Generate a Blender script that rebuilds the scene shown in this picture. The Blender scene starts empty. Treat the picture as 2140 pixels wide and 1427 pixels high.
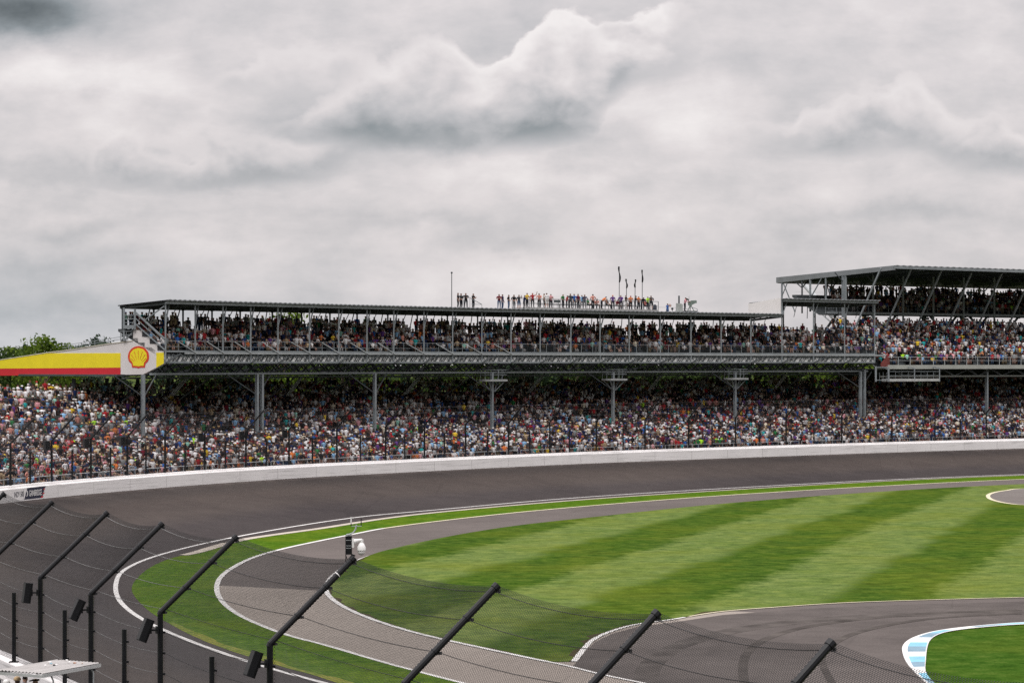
import bpy, bmesh, math, random
import numpy as np
from mathutils import Vector, Matrix
from mathutils.geometry import tessellate_polygon

random.seed(7)
rng = np.random.default_rng(11)
R = math.radians
scene = bpy.context.scene
COL = scene.collection

# ------------------------------------------------------------------ camera model
F = 5500.0      # focal length in photo pixels (photo is 2140 wide)
H = 13.5        # eye height above the infield
YH = 757.0      # horizon row
CX = 1070.0

def at_depth(x, y, d):
    return np.array([(x - CX) * d / F, d, H - (y - YH) * d / F])

def ground(x, y, z=0.0):
    d = (H - z) * F / (y - YH)
    return np.array([(x - CX) * d / F, d])

def px(p):
    return CX + p[0] / p[1] * F

cam = bpy.data.cameras.new('camera')
cam.sensor_width = 36.0
cam.lens = 36.0 * F / 2140.0
cam.shift_y = (YH - 713.5) / 2140.0
cam.clip_end = 20000
cam.clip_start = 0.5
camo = bpy.data.objects.new('camera', cam)
camo.location = (0, 0, H)
camo.rotation_euler = (R(90), 0, 0)
COL.objects.link(camo)
scene.camera = camo

# ------------------------------------------------------------------ materials
MATS = {}

def nt_of(name):
    m = bpy.data.materials.new(name)
    m.use_nodes = True
    nt = m.node_tree
    b = nt.nodes['Principled BSDF']
    return m, nt, b

def L(nt, a, b):
    nt.links.new(a, b)

def noise(nt, scale, detail=4, rough=0.6, vec=None, dist=0.0):
    n = nt.nodes.new('ShaderNodeTexNoise')
    n.inputs['Scale'].default_value = scale
    n.inputs['Detail'].default_value = detail
    n.inputs['Roughness'].default_value = rough
    n.inputs['Distortion'].default_value = dist
    if vec is not None:
        L(nt, vec, n.inputs['Vector'])
    return n

def mixc(nt, fac, a, b):
    m = nt.nodes.new('ShaderNodeMix')
    m.data_type = 'RGBA'
    for sock, v in ((m.inputs[6], a), (m.inputs[7], b), (m.inputs[0], fac)):
        if hasattr(v, 'is_linked') or isinstance(v, bpy.types.NodeSocket):
            L(nt, v, sock)
        elif isinstance(v, (int, float)):
            sock.default_value = v
        else:
            sock.default_value = (*v[:3], 1)
    return m.outputs[2]

def ramp(nt, src, stops):
    r = nt.nodes.new('ShaderNodeValToRGB')
    while len(r.color_ramp.elements) < len(stops):
        r.color_ramp.elements.new(0.5)
    for e, (p, c) in zip(r.color_ramp.elements, stops):
        e.position = p
        e.color = (*c, 1) if not isinstance(c, (int, float)) else (c, c, c, 1)
    L(nt, src, r.inputs[0])
    return r.outputs[0]

def math_n(nt, op, a, b=None, c=None, clamp=False):
    n = nt.nodes.new('ShaderNodeMath')
    n.operation = op
    n.use_clamp = clamp
    for i, v in enumerate((a, b, c)):
        if v is None:
            continue
        if isinstance(v, (int, float)):
            n.inputs[i].default_value = v
        else:
            L(nt, v, n.inputs[i])
    return n.outputs[0]

def objcoord(nt):
    t = nt.nodes.new('ShaderNodeTexCoord')
    return t.outputs['Object']

def mapping(nt, vec, scale=(1, 1, 1), rot=(0, 0, 0)):
    n = nt.nodes.new('ShaderNodeMapping')
    n.inputs['Scale'].default_value = scale
    n.inputs['Rotation'].default_value = rot
    L(nt, vec, n.inputs['Vector'])
    return n.outputs[0]

def simple(name, col, rough=0.6, metal=0.0, var=0.25, scale=1.5, spec=0.5):
    """A solid finish with grime: two octaves of noise darken and lighten it."""
    if name in MATS:
        return MATS[name]
    m, nt, b = nt_of(name)
    oc = objcoord(nt)
    n1 = noise(nt, scale, 6, 0.65, oc)
    lo = tuple(c * (1 - var) for c in col)
    hi = tuple(min(1, c * (1 + var * 0.6)) for c in col)
    c = ramp(nt, n1.outputs[0], [(0.3, lo), (0.7, hi)])
    L(nt, c, b.inputs['Base Color'])
    b.inputs['Roughness'].default_value = rough
    b.inputs['Metallic'].default_value = metal
    b.inputs['Specular IOR Level'].default_value = spec
    MATS[name] = m
    return m

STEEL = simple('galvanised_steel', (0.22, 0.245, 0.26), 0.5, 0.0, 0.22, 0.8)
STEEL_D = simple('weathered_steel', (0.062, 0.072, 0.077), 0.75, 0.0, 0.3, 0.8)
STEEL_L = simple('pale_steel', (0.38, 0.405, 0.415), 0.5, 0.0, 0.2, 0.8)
ROOF = simple('roof_sheet', (0.22, 0.235, 0.25), 0.5, 0.0, 0.15, 0.4)
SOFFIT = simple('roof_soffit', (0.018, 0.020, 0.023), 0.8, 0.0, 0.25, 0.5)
PANEL = simple('pale_riser_panel', (0.66, 0.67, 0.66), 0.6, 0.0, 0.15, 0.6)
CONC = simple('concrete', (0.33, 0.325, 0.31), 0.85, 0.0, 0.2, 0.35)
CONC_D = simple('dark_concrete', (0.12, 0.12, 0.12), 0.9, 0.0, 0.25, 0.5)
BLACK = simple('black_paint', (0.007, 0.0075, 0.009), 0.6, 0.0, 0.3, 3.0, 0.2)
BLACKP = simple('black_pole_paint', (0.007, 0.0075, 0.0095), 0.42, 0.0, 0.35, 2.0, 0.28)
WIRE = simple('dark_wire', (0.03, 0.03, 0.032), 0.5, 0.0, 0.3, 2.0)
WIRE_L = simple('steel_cable', (0.22, 0.22, 0.22), 0.45, 0.0, 0.3, 2.0)
WHITE = simple('white_plastic', (0.78, 0.77, 0.76), 0.4, 0.0, 0.06, 2.0)
ALU = simple('bench_aluminium', (0.42, 0.43, 0.43), 0.5, 0.0, 0.2, 1.0)
CANVAS = simple('weathered_canopy_sheet', (0.40, 0.385, 0.375), 0.7, 0.0, 0.14, 1.6)
YELLOW = simple('yellow_sign_paint', (0.80, 0.66, 0.015), 0.55, 0.0, 0.07, 1.2)
RED = simple('red_sign_paint', (0.56, 0.018, 0.03), 0.55, 0.0, 0.10, 1.2)
ORANGER = simple('emblem_red_paint', (0.62, 0.05, 0.02), 0.55, 0.0, 0.08, 1.2)
FACADE = simple('pale_facade_paint', (0.64, 0.61, 0.60), 0.7, 0.0, 0.07, 0.5)
NAVY = simple('navy_banner_paint', (0.012, 0.015, 0.045), 0.5, 0.0, 0.2, 3.0)
RUST = simple('red_primer', (0.16, 0.03, 0.025), 0.7, 0.0, 0.3, 1.5)
TVGREY = simple('pale_green_grey_paint', (0.17, 0.215, 0.19), 0.5, 0.0, 0.2, 3.0)
BLUEP = simple('kerb_blue_paint', (0.20, 0.47, 0.62), 0.7, 0.0, 0.22, 1.2)
STEELBLUE = simple('kerb_steel_blue_paint', (0.17, 0.28, 0.36), 0.7, 0.0, 0.22, 1.2)

def asphalt(name, base, base2, grain=0.25, seam=None, streak_dir=None):
    m, nt, b = nt_of(name)
    oc = objcoord(nt)
    big = noise(nt, 0.05, 5, 0.6, oc)
    mid = noise(nt, 0.6, 5, 0.65, oc)
    fine = noise(nt, 9.0, 3, 0.7, oc)
    c = mixc(nt, ramp(nt, big.outputs[0], [(0.35, 0), (0.65, 1)]), base, base2)
    c = mixc(nt, ramp(nt, mid.outputs[0], [(0.35, 0.0), (0.75, 0.28)]), c, tuple(x * 1.5 for x in base2))
    if seam is not None:
        (p0, nrm, col1, col2) = seam
        sep = nt.nodes.new('ShaderNodeSeparateXYZ')
        L(nt, oc, sep.inputs[0])
        dd = math_n(nt, 'ADD', math_n(nt, 'MULTIPLY', sep.outputs[0], nrm[0]), math_n(nt, 'MULTIPLY', sep.outputs[1], nrm[1]))
        dd = math_n(nt, 'SUBTRACT', dd, p0[0] * nrm[0] + p0[1] * nrm[1])
        dd = math_n(nt, 'MULTIPLY', dd, 4.0, clamp=True)
        c2 = mixc(nt, ramp(nt, big.outputs[0], [(0.3, 0), (0.7, 1)]), col1, col2)
        c2 = mixc(nt, ramp(nt, mid.outputs[0], [(0.3, 0.0), (0.8, 0.35)]), c2, tuple(x * 0.72 for x in col1))
        c = mixc(nt, dd, c, c2)
    g = ramp(nt, fine.outputs[0], [(0.25, 1 - grain), (0.75, 1 + grain)])
    mul = nt.nodes.new('ShaderNodeMix'); mul.data_type = 'RGBA'; mul.blend_type = 'MULTIPLY'
    mul.inputs[0].default_value = 1.0
    L(nt, c, mul.inputs[6]); L(nt, g, mul.inputs[7])
    out = mul.outputs[2]
    at = nt.nodes.new('ShaderNodeAttribute'); at.attribute_name = 'lane'
    if streak_dir:
        # tyre-darkened groove and paler dusty edge, laid by distance across the lane
        lane = ramp(nt, math_n(nt, 'ADD', at.outputs['Fac'], math_n(nt, 'MULTIPLY', math_n(nt, 'SUBTRACT', mid.outputs[0], 0.5), 0.10)), streak_dir)
        mul2 = nt.nodes.new('ShaderNodeMix'); mul2.data_type = 'RGBA'; mul2.blend_type = 'MULTIPLY'
        mul2.inputs[0].default_value = 1.0
        L(nt, out, mul2.inputs[6]); L(nt, lane, mul2.inputs[7])
        out = mul2.outputs[2]
    # old repairs and sealed joints
    vor = nt.nodes.new('ShaderNodeTexVoronoi'); vor.inputs['Scale'].default_value = 0.10; vor.feature = 'F1'
    L(nt, mapping(nt, oc, (1, 0.55, 1), (0, 0, 0.6)), vor.inputs['Vector'])
    pt = ramp(nt, vor.outputs['Color'], [(0.0, 0.94), (1.0, 1.05)])
    vd = nt.nodes.new('ShaderNodeTexVoronoi'); vd.inputs['Scale'].default_value = 0.10; vd.feature = 'DISTANCE_TO_EDGE'
    L(nt, mapping(nt, oc, (1, 0.55, 1), (0, 0, 0.6)), vd.inputs['Vector'])
    jn_ = ramp(nt, vd.outputs['Distance'], [(0.0, 0.90), (0.008, 1.0)])
    for q in (pt, jn_):
        m3 = nt.nodes.new('ShaderNodeMix'); m3.data_type = 'RGBA'; m3.blend_type = 'MULTIPLY'; m3.inputs[0].default_value = 1.0
        L(nt, out, m3.inputs[6]); L(nt, q, m3.inputs[7]); out = m3.outputs[2]
    L(nt, out, b.inputs['Base Color'])
    b.inputs['Roughness'].default_value = 0.95
    b.inputs['Specular IOR Level'].default_value = 0.06
    bump = nt.nodes.new('ShaderNodeBump'); bump.inputs['Strength'].default_value = 0.15
    L(nt, fine.outputs[0], bump.inputs['Height']); L(nt, bump.outputs[0], b.inputs['Normal'])
    MATS[name] = m
    return m

def grass(name, dark, mid_c, light, stripes=None, scale=1.0):
    """Mown turf; 'stripes' = (direction, period, phase) of the mower passes."""
    m, nt, b = nt_of(name)
    oc = objcoord(nt)
    n1 = noise(nt, 0.09 * scale, 5, 0.65, oc)
    n2 = noise(nt, 0.75 * scale, 8, 0.74, oc)
    n3 = noise(nt, 7.0, 4, 0.75, oc)
    c = ramp(nt, n2.outputs[0], [(0.36, dark), (0.50, mid_c), (0.66, light)])
    if stripes:
        (dx, dy), period, phase, pale, deep = stripes
        sep = nt.nodes.new('ShaderNodeSeparateXYZ')
        L(nt, oc, sep.inputs[0])
        q = math_n(nt, 'ADD', math_n(nt, 'MULTIPLY', sep.outputs[0], dy), math_n(nt, 'MULTIPLY', sep.outputs[1], -dx))
        q = math_n(nt, 'ADD', q, math_n(nt, 'MULTIPLY', n1.outputs[0], 5.0))
        q = math_n(nt, 'ADD', q, math_n(nt, 'MULTIPLY', n2.outputs[0], 3.2))
        q = math_n(nt, 'SINE', math_n(nt, 'ADD', math_n(nt, 'MULTIPLY', q, 2 * math.pi / period), phase))
        q = math_n(nt, 'MULTIPLY_ADD', q, 0.5, 0.5)
        fac = ramp(nt, q, [(0.33, 0.0), (0.67, 1.0)])
        pale_c = ramp(nt, n2.outputs[0], [(0.38, tuple(x * 0.70 for x in pale)), (0.50, pale), (0.62, (pale[0] * 1.42, pale[1] * 1.25, pale[2] * 1.2))])
        deep_c = ramp(nt, n2.outputs[0], [(0.38, tuple(x * 0.62 for x in deep)), (0.50, deep), (0.62, (deep[0] * 1.75, deep[1] * 1.35, deep[2] * 1.3))])
        s = mixc(nt, fac, deep_c, pale_c)
        patch = ramp(nt, noise(nt, 0.22, 4, 0.6, oc).outputs[0], [(0.35, 0.62), (0.62, 0.97)])
        c = mixc(nt, patch, c, s)
    yell = ramp(nt, n1.outputs[0], [(0.45, 0.0), (0.7, 0.35)])
    c = mixc(nt, yell, c, tuple(np.array(light) * np.array((1.5, 1.1, 0.8))))
    g = ramp(nt, n3.outputs[0], [(0.25, 0.6), (0.75, 1.4)])
    mul = nt.nodes.new('ShaderNodeMix'); mul.data_type = 'RGBA'; mul.blend_type = 'MULTIPLY'
    mul.inputs[0].default_value = 1.0
    L(nt, c, mul.inputs[6]); L(nt, g, mul.inputs[7])
    L(nt, mul.outputs[2], b.inputs['Base Color'])
    b.inputs['Roughness'].default_value = 1.0
    b.inputs['Specular IOR Level'].default_value = 0.0
    bump = nt.nodes.new('ShaderNodeBump'); bump.inputs['Strength'].default_value = 0.5
    L(nt, n3.outputs[0], bump.inputs['Height']); L(nt, bump.outputs[0], b.inputs['Normal'])
    MATS[name] = m
    return m

def wall_paint():
    m, nt, b = nt_of('scuffed_white_wall_paint')
    oc = objcoord(nt)
    n1 = noise(nt, 0.25, 6, 0.65, oc)
    st = noise(nt, 1.0, 4, 0.6, mapping(nt, oc, (0.25, 0.25, 9.0)))
    c = ramp(nt, n1.outputs[0], [(0.3, (0.74, 0.72, 0.715)), (0.7, (0.84, 0.82, 0.815))])
    sc = ramp(nt, st.outputs[0], [(0.54, 0.0), (0.66, 0.6)])
    c = mixc(nt, sc, c, (0.40, 0.39, 0.38))
    L(nt, c, b.inputs['Base Color'])
    b.inputs['Roughness'].default_value = 0.6
    MATS['wall'] = m
    return m
WALLP = wall_paint()

def line_paint():
    m, nt, b = nt_of('worn_line_paint')
    oc = objcoord(nt)
    n1 = noise(nt, 1.4, 6, 0.75, oc)
    c = ramp(nt, n1.outputs[0], [(0.30, (0.42, 0.41, 0.39)), (0.55, (0.72, 0.71, 0.69))])
    L(nt, c, b.inputs['Base Color'])
    b.inputs['Roughness'].default_value = 0.7
    return m
LINE = line_paint()

def line_cream():
    m, nt, b = nt_of('worn_cream_line_paint')
    oc = objcoord(nt)
    n1 = noise(nt, 0.9, 6, 0.75, oc)
    c = ramp(nt, n1.outputs[0], [(0.30, (0.42, 0.38, 0.26)), (0.6, (0.66, 0.60, 0.42))])
    L(nt, c, b.inputs['Base Color'])
    b.inputs['Roughness'].default_value = 0.7
    return m
CREAM = line_cream()

def attr_mat(name, prop, rough=0.8):
    """Cloth, skin and hair whose colour is a property of the wearer."""
    m, nt, b = nt_of(name)
    a = nt.nodes.new('ShaderNodeAttribute')
    a.attribute_type = 'OBJECT'
    a.attribute_name = prop
    n1 = noise(nt, 14, 3, 0.6, objcoord(nt))
    g = ramp(nt, n1.outputs[0], [(0.3, 0.8), (0.7, 1.12)])
    mul = nt.nodes.new('ShaderNodeMix'); mul.data_type = 'RGBA'; mul.blend_type = 'MULTIPLY'
    mul.inputs[0].default_value = 1.0
    L(nt, a.outputs['Color'], mul.inputs[6]); L(nt, g, mul.inputs[7])
    L(nt, mul.outputs[2], b.inputs['Base Color'])
    b.inputs['Roughness'].default_value = rough
    b.inputs['Specular IOR Level'].default_value = 0.2
    return m
M_SKIN = attr_mat('skin', 'skin_colour', 0.6)
M_SHIRT = attr_mat('shirt_cloth', 'shirt_colour', 0.9)
M_TROUS = attr_mat('trouser_cloth', 'trouser_colour', 0.9)
M_CAP = attr_mat('headwear', 'head_colour', 0.85)

def crowd_mat():
    m, nt, b = nt_of('crowd_clothing')
    a = nt.nodes.new('ShaderNodeAttribute')
    a.attribute_name = 'cloth'
    L(nt, a.outputs['Color'], b.inputs['Base Color'])
    b.inputs['Roughness'].default_value = 1.0
    b.inputs['Specular IOR Level'].default_value = 0.05
    return m
M_CROWD = crowd_mat()

# ------------------------------------------------------------------ mesh builder
class MB:
    def __init__(self):
        self.v = []; self.f = []; self.mi = []
    def add(self, vs, fs, mi=0):
        o = len(self.v)
        self.v.extend([tuple(map(float, p)) for p in vs])
        self.f.extend([tuple(i + o for i in f) for f in fs])
        self.mi.extend([mi] * len(fs))
    def beam(self, p, q, w, h=None, mi=0, up=(0, 0, 1)):
        h = w if h is None else h
        p = np.array(p, float); q = np.array(q, float)
        d = q - p; n = np.linalg.norm(d)
        if n < 1e-6: return
        d /= n
        u = np.array(up, float)
        if abs(np.dot(d, u)) > 0.98: u = np.array((1.0, 0, 0)) if abs(d[0]) < 0.9 else np.array((0, 1.0, 0))
        s = np.cross(d, u); s /= np.linalg.norm(s)
        u = np.cross(s, d)
        c = []
        for e in (p, q):
            for a, b_ in ((-1, -1), (1, -1), (1, 1), (-1, 1)):
                c.append(e + s * a * w / 2 + u * b_ * h / 2)
        self.add(c, [(3, 2, 1, 0), (4, 5, 6, 7), (0, 1, 5, 4), (1, 2, 6, 5), (2, 3, 7, 6), (3, 0, 4, 7)], mi)
    def box(self, c, size, rot=None, mi=0):
        sx, sy, sz = [x / 2 for x in size]
        vs = [Vector((x * sx, y * sy, z * sz)) for z in (-1, 1) for x, y in ((-1, -1), (1, -1), (1, 1), (-1, 1))]
        if rot is not None: vs = [rot @ p for p in vs]
        vs = [(p[0] + c[0], p[1] + c[1], p[2] + c[2]) for p in vs]
        self.add(vs, [(3, 2, 1, 0), (4, 5, 6, 7), (0, 1, 5, 4), (1, 2, 6, 5), (2, 3, 7, 6), (3, 0, 4, 7)], mi)
    def tube(self, pts, r, n=8, mi=0, cap=True):
        pts = [np.array(p, float) for p in pts]
        rs = r if hasattr(r, '__len__') else [r] * len(pts)
        rings = []
        prev = None
        for i, p in enumerate(pts):
            d = pts[min(i + 1, len(pts) - 1)] - pts[max(i - 1, 0)]
            d /= np.linalg.norm(d)
            u = np.array((0, 0, 1.0)) if prev is None else prev
            if abs(np.dot(u, d)) > 0.95: u = np.array((1.0, 0, 0))
            s = np.cross(d, u); s /= np.linalg.norm(s)
            u = np.cross(s, d); prev = u
            rings.append([p + rs[i] * (s * math.cos(2 * math.pi * k / n) + u * math.sin(2 * math.pi * k / n)) for k in range(n)])
        vs = [q for ring in rings for q in ring]
        fs = []
        for i in range(len(pts) - 1):
            for k in range(n):
                a = i * n + k; b_ = i * n + (k + 1) % n
                fs.append((a, b_, b_ + n, a + n))
        if cap:
            fs.append(tuple(range(n - 1, -1, -1)))
            fs.append(tuple((len(pts) - 1) * n + k for k in range(n)))
        self.add(vs, fs, mi)
    def lathe(self, prof, c, n=14, mi=0, rot=None):
        vs = []
        for r, z in prof:
            for k in range(n):
                p = Vector((r * math.cos(2 * math.pi * k / n), r * math.sin(2 * math.pi * k / n), z))
                if rot is not None: p = rot @ p
                vs.append((p[0] + c[0], p[1] + c[1], p[2] + c[2]))
        fs = []
        for i in range(len(prof) - 1):
            for k in range(n):
                a = i * n + k; b_ = i * n + (k + 1) % n
                fs.append((a, b_, b_ + n, a + n))
        fs.append(tuple(range(n - 1, -1, -1)))
        fs.append(tuple((len(prof) - 1) * n + k for k in range(n)))
        self.add(vs, fs, mi)
    def prism(self, pts, ext, mi=0):
        """Closed 3-D polygon pushed along the vector ext (tessellated caps)."""
        pts = [np.array(p, float) for p in pts]
        ext = np.array(ext, float)
        n = len(pts)
        tri = tessellate_polygon([[Vector(p) for p in pts]])
        vs = pts + [p + ext for p in pts]
        fs = [tuple(t) for t in tri] + [tuple(i + n for i in reversed(t)) for t in tri]
        fs += [(i, (i + 1) % n, (i + 1) % n + n, i + n) for i in range(n)]
        self.add(vs, fs, mi)
    def grid(self, rows, mi=0):
        m = len(rows[0]); vs = [p for r in rows for p in r]
        fs = [(i * m + j, i * m + j + 1, (i + 1) * m + j + 1, (i + 1) * m + j) for i in range(len(rows) - 1) for j in range(m - 1)]
        self.add(vs, fs, mi)
    def build(self, name, mats, parent=None, smooth=False, fix=True):
        me = bpy.data.meshes.new(name)
        v = self.v
        root = parent
        org = np.zeros(3)
        while root is not None:
            org += np.array(root.location)
            if root.parent is None: break
            root = root.parent
        if root is not None and root.get('_flat') and len(v):
            v = (np.array(v) - org).tolist()
        me.from_pydata(v, [], self.f)
        if not isinstance(mats, (list, tuple)): mats = [mats]
        for m in mats: me.materials.append(m)
        me.polygons.foreach_set('material_index', self.mi)
        if smooth: me.polygons.foreach_set('use_smooth', [True] * len(self.f))
        if fix and len(self.f) < 60000:
            bm = bmesh.new(); bm.from_mesh(me)
            bmesh.ops.recalc_face_normals(bm, faces=bm.faces)
            bm.to_mesh(me); bm.free()
        me.update()
        o = bpy.data.objects.new(name, me)
        COL.objects.link(o)
        if parent is not None: o.parent = parent
        return o

def tag(o, label=None, cat=None, group=None, kind=None):
    if label: o['label'] = label
    if cat: o['category'] = cat
    if group: o['group'] = group
    if kind: o['kind'] = kind
    return o

def thing(name, label, cat, loc=(0, 0, 0), group=None, rotz=0.0):
    """An Empty at a thing's base; parts built under it are given in world coordinates."""
    o = bpy.data.objects.new(name, None)
    o.empty_display_size = 0.3
    o.location = loc
    o.rotation_euler = (0, 0, rotz)
    COL.objects.link(o)
    if rotz == 0.0: o['_flat'] = 1
    return tag(o, label, cat, group)

# ------------------------------------------------------------------ plan curves
def catmull(P, n=14):
    P = [np.array(p, float) for p in P]
    P = [2 * P[0] - P[1]] + P + [2 * P[-1] - P[-2]]
    out = []
    for i in range(1, len(P) - 2):
        p0, p1, p2, p3 = P[i - 1], P[i], P[i + 1], P[i + 2]
        t0 = 0.0
        t1 = t0 + max(1e-6, np.linalg.norm(p1 - p0)) ** 0.5
        t2 = t1 + max(1e-6, np.linalg.norm(p2 - p1)) ** 0.5
        t3 = t2 + max(1e-6, np.linalg.norm(p3 - p2)) ** 0.5
        for k in range(n):
            t = t1 + (t2 - t1) * k / n
            A1 = (t1 - t) / (t1 - t0) * p0 + (t - t0) / (t1 - t0) * p1
            A2 = (t2 - t) / (t2 - t1) * p1 + (t - t1) / (t2 - t1) * p2
            A3 = (t3 - t) / (t3 - t2) * p2 + (t - t2) / (t3 - t2) * p3
            B1 = (t2 - t) / (t2 - t0) * A1 + (t - t0) / (t2 - t0) * A2
            B2 = (t3 - t) / (t3 - t1) * A2 + (t - t1) / (t3 - t1) * A3
            out.append((t2 - t) / (t2 - t1) * B1 + (t - t1) / (t2 - t1) * B2)
    out.append(P[-2])
    return np.array(out)

class Curve:
    def __init__(self, P, n=14, smooth=0):
        D = catmull(P, n)
        # resample evenly, then relax a little so offset copies stay clean
        seg = np.r_[0, np.cumsum(np.linalg.norm(np.diff(D, axis=0), axis=1))]
        ll = np.arange(0, seg[-1], 0.5)
        D = np.c_[np.interp(ll, seg, D[:, 0]), np.interp(ll, seg, D[:, 1])]
        for _ in range(smooth):
            D[1:-1] = 0.25 * D[:-2] + 0.5 * D[1:-1] + 0.25 * D[2:]
        self.P = D
        self.l = np.r_[0, np.cumsum(np.linalg.norm(np.diff(D, axis=0), axis=1))]
        T = np.gradient(D, axis=0)
        self.T = T / np.linalg.norm(T, axis=1)[:, None]
        self.L = self.l[-1]
    def pos(self, l, s=0.0):
        l = np.asarray(l, float)
        x = np.interp(l, self.l, self.P[:, 0]); y = np.interp(l, self.l, self.P[:, 1])
        t = self.tan(l)
        n = np.stack([-t[..., 1], t[..., 0]], -1)
        return np.stack([x, y], -1) + n * np.asarray(s)[..., None] if np.ndim(s) else np.stack([x, y], -1) + n * s
    def tan(self, l):
        l = np.asarray(l, float)
        tx = np.interp(l, self.l, self.T[:, 0]); ty = np.interp(l, self.l, self.T[:, 1])
        k = np.hypot(tx, ty)
        return np.stack([tx / k, ty / k], -1)
    def nrm(self, l):
        t = self.tan(l)
        return np.stack([-t[..., 1], t[..., 0]], -1)

# near fence posts: the tips of the overhanging arms fix where the posts stand
TIP_H = 5.25
tips_px = [(10, 1030), (110, 1048), (225, 1070), (340, 1093), (495, 1120), (740, 1165), (1040, 1222), (1375, 1278), (1740, 1340)]
tips = [np.array(((x - CX) * TIP_H / (y - YH), F * TIP_H / (y - YH))) for x, y in tips_px]
tips = [2 * tips[0] - tips[1]] + tips + [np.array((8.9, 43.4)), np.array((11.9, 37.2))]
tips = np.array(tips)
tanv = np.gradient(tips, axis=0)
tanv = np.array([tanv[max(0, i - 2):i + 3].mean(axis=0) for i in range(len(tips))])
tanv = -tanv / np.linalg.norm(tanv, axis=1)[:, None]       # pointing away from the viewer's right
tanv = -tanv
inw = np.c_[-tanv[:, 1], tanv[:, 0]]
inw = np.where((inw[:, :1] > 0), inw, -inw)
ARM = 2.4
posts_near = tips - ARM * inw
Z_TIP, Z_BEND, Z_WALLTOP_N = H - TIP_H, 6.05, 2.72

# outer wall (track face), from behind the viewer's right, round the turn, out to the far right
wall_far_px = [(0, 1051), (300, 1021), (600, 999), (900, 983), (1200, 968.5), (1500, 957), (1840, 945), (2140, 936)]
ZB_FAR = 2.4
wf = [ground(x, y, ZB_FAR) for x, y in wall_far_px]
wn = [p + 0.95 * i for p, i in zip(posts_near, inw)][::-1]
W = Curve([(24, 12), (19, 24)] + wn + [(-32.6, 128), (-40.2, 152), (-43.2, 180)] + wf + [(91, 360), (131, 386), (200, 424), (290, 470)], 16, 60)
l_near = np.interp(0, [0], [0])
def closest_l(p):
    i = np.argmin(np.hypot(W.P[:, 0] - p[0], W.P[:, 1] - p[1]))
    return W.l[i]
L_NEAR_END = closest_l(wn[-1])
L_FAR0 = closest_l(wf[0])
L_FAR1 = closest_l(wf[-1])
def zbase(l):
    t = np.clip((np.asarray(l, float) - L_NEAR_END) / (L_FAR0 - L_NEAR_END), 0, 1)
    t = t * t * (3 - 2 * t)
    return (Z_WALLTOP_N - 1.2) + (ZB_FAR - (Z_WALLTOP_N - 1.2)) * t

_ll = np.arange(L_FAR0 - 45, W.L - 5, 0.25)
def find_l(x, s):
    """Arc length at which the line offset by s crosses the sight line through photo column x."""
    P = W.pos(_ll, s)
    xs = CX + P[:, 0] / P[:, 1] * F
    return float(np.interp(x, xs, _ll))
def W3(l, s, z):
    p = W.pos(l, s)
    return np.array([p[0], p[1], z])
# ------------------------------------------------------------------ ground, track, lawns
def structure(o, label=None):
    return tag(o, label, None, None, 'structure')

def flat_poly(name, loop, z, mat, label, hole=None):
    loops = [[Vector((p[0], p[1], 0)) for p in loop]]
    if hole: loops.append([Vector((p[0], p[1], 0)) for p in hole])
    tri = tessellate_polygon(loops)
    pts = [p for lp in loops for p in lp]
    mb = MB(); mb.add([(p[0], p[1], z) for p in pts], [tuple(t) for t in tri])
    o = mb.build(name, mat)
    me = o.data
    if me.polygons and sum(p.normal.z * p.area for p in me.polygons) < 0: me.flip_normals()
    return structure(o, label)

def ribbon(name, pts, w, z, mat, label, side=0.0, tex=None):
    pts = np.array(pts); T = np.gradient(pts, axis=0); T /= np.linalg.norm(T, axis=1)[:, None]
    N = np.c_[-T[:, 1], T[:, 0]]
    w = np.broadcast_to(np.asarray(w, float), (len(pts),))[:, None]
    a = pts + N * w * (side + 0.5); b = pts + N * w * (side - 0.5)
    mb = MB(); mb.grid([[(*p, z), (*q, z)] for p, q in zip(a, b)])
    o = mb.build(name, mat)
    if sum(p.normal.z for p in o.data.polygons) < 0: o.data.flip_normals()
    return structure(o, label) if name else o

def gcurve(P, z=0.0, before=(), after=(), smooth=10):
    pts = list(before) + [ground(x, y, z) for x, y in P] + list(after)
    return Curve(pts, 16, smooth).P

# base ground reaching the horizon
mb = MB()
g = [-3500, -400, -60, 120, 400, 3500]
mb.grid([[(x, y, -0.06) for x in g] for y in (-300, 0, 200, 500, 1500, 6000)])
GRD = grass('rough_ground', (0.03, 0.05, 0.015), (0.055, 0.085, 0.025), (0.10, 0.12, 0.05))
structure(mb.build('ground', GRD), 'rough grassy ground reaching out beyond the grandstands')

# white line along the inside of the banked track
white_px = [(680, 1427), (560, 1395), (400, 1340), (300, 1295), (250, 1255), (243, 1215), (260, 1190), (330, 1160), (500, 1120), (754, 1079.5),
            (900, 1066), (1200, 1040), (1500, 1021), (1840, 1003), (2140, 991)]
I_line = gcurve(white_px, 0.03, before=[(27, 36), (16.8, 58), (6.5, 81), (-1.5, 98)], after=[(84, 330), (124, 352), (190, 386), (280, 430)])
# inside edge of the asphalt apron
edge_px = [(704, 1427), (664, 1412), (601, 1396), (532, 1375), (466, 1354), (400, 1327), (353, 1302), (314, 1278), (281, 1245), (275, 1227.5),
           (290, 1204), (323, 1180), (371, 1162), (400, 1157), (500, 1129), (558, 1119.5), (664, 1105), (800, 1084), (900, 1072), (1200, 1045.5), (1500, 1025.5), (1840, 1006), (2140, 993)]
I_edge = gcurve(edge_px, 0.0, before=[(28.5, 37), (18.2, 59), (7.8, 82), (-.2, 99)], after=[(85, 328.4), (125, 350.4), (191, 384.4), (281, 428.4)])

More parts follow.
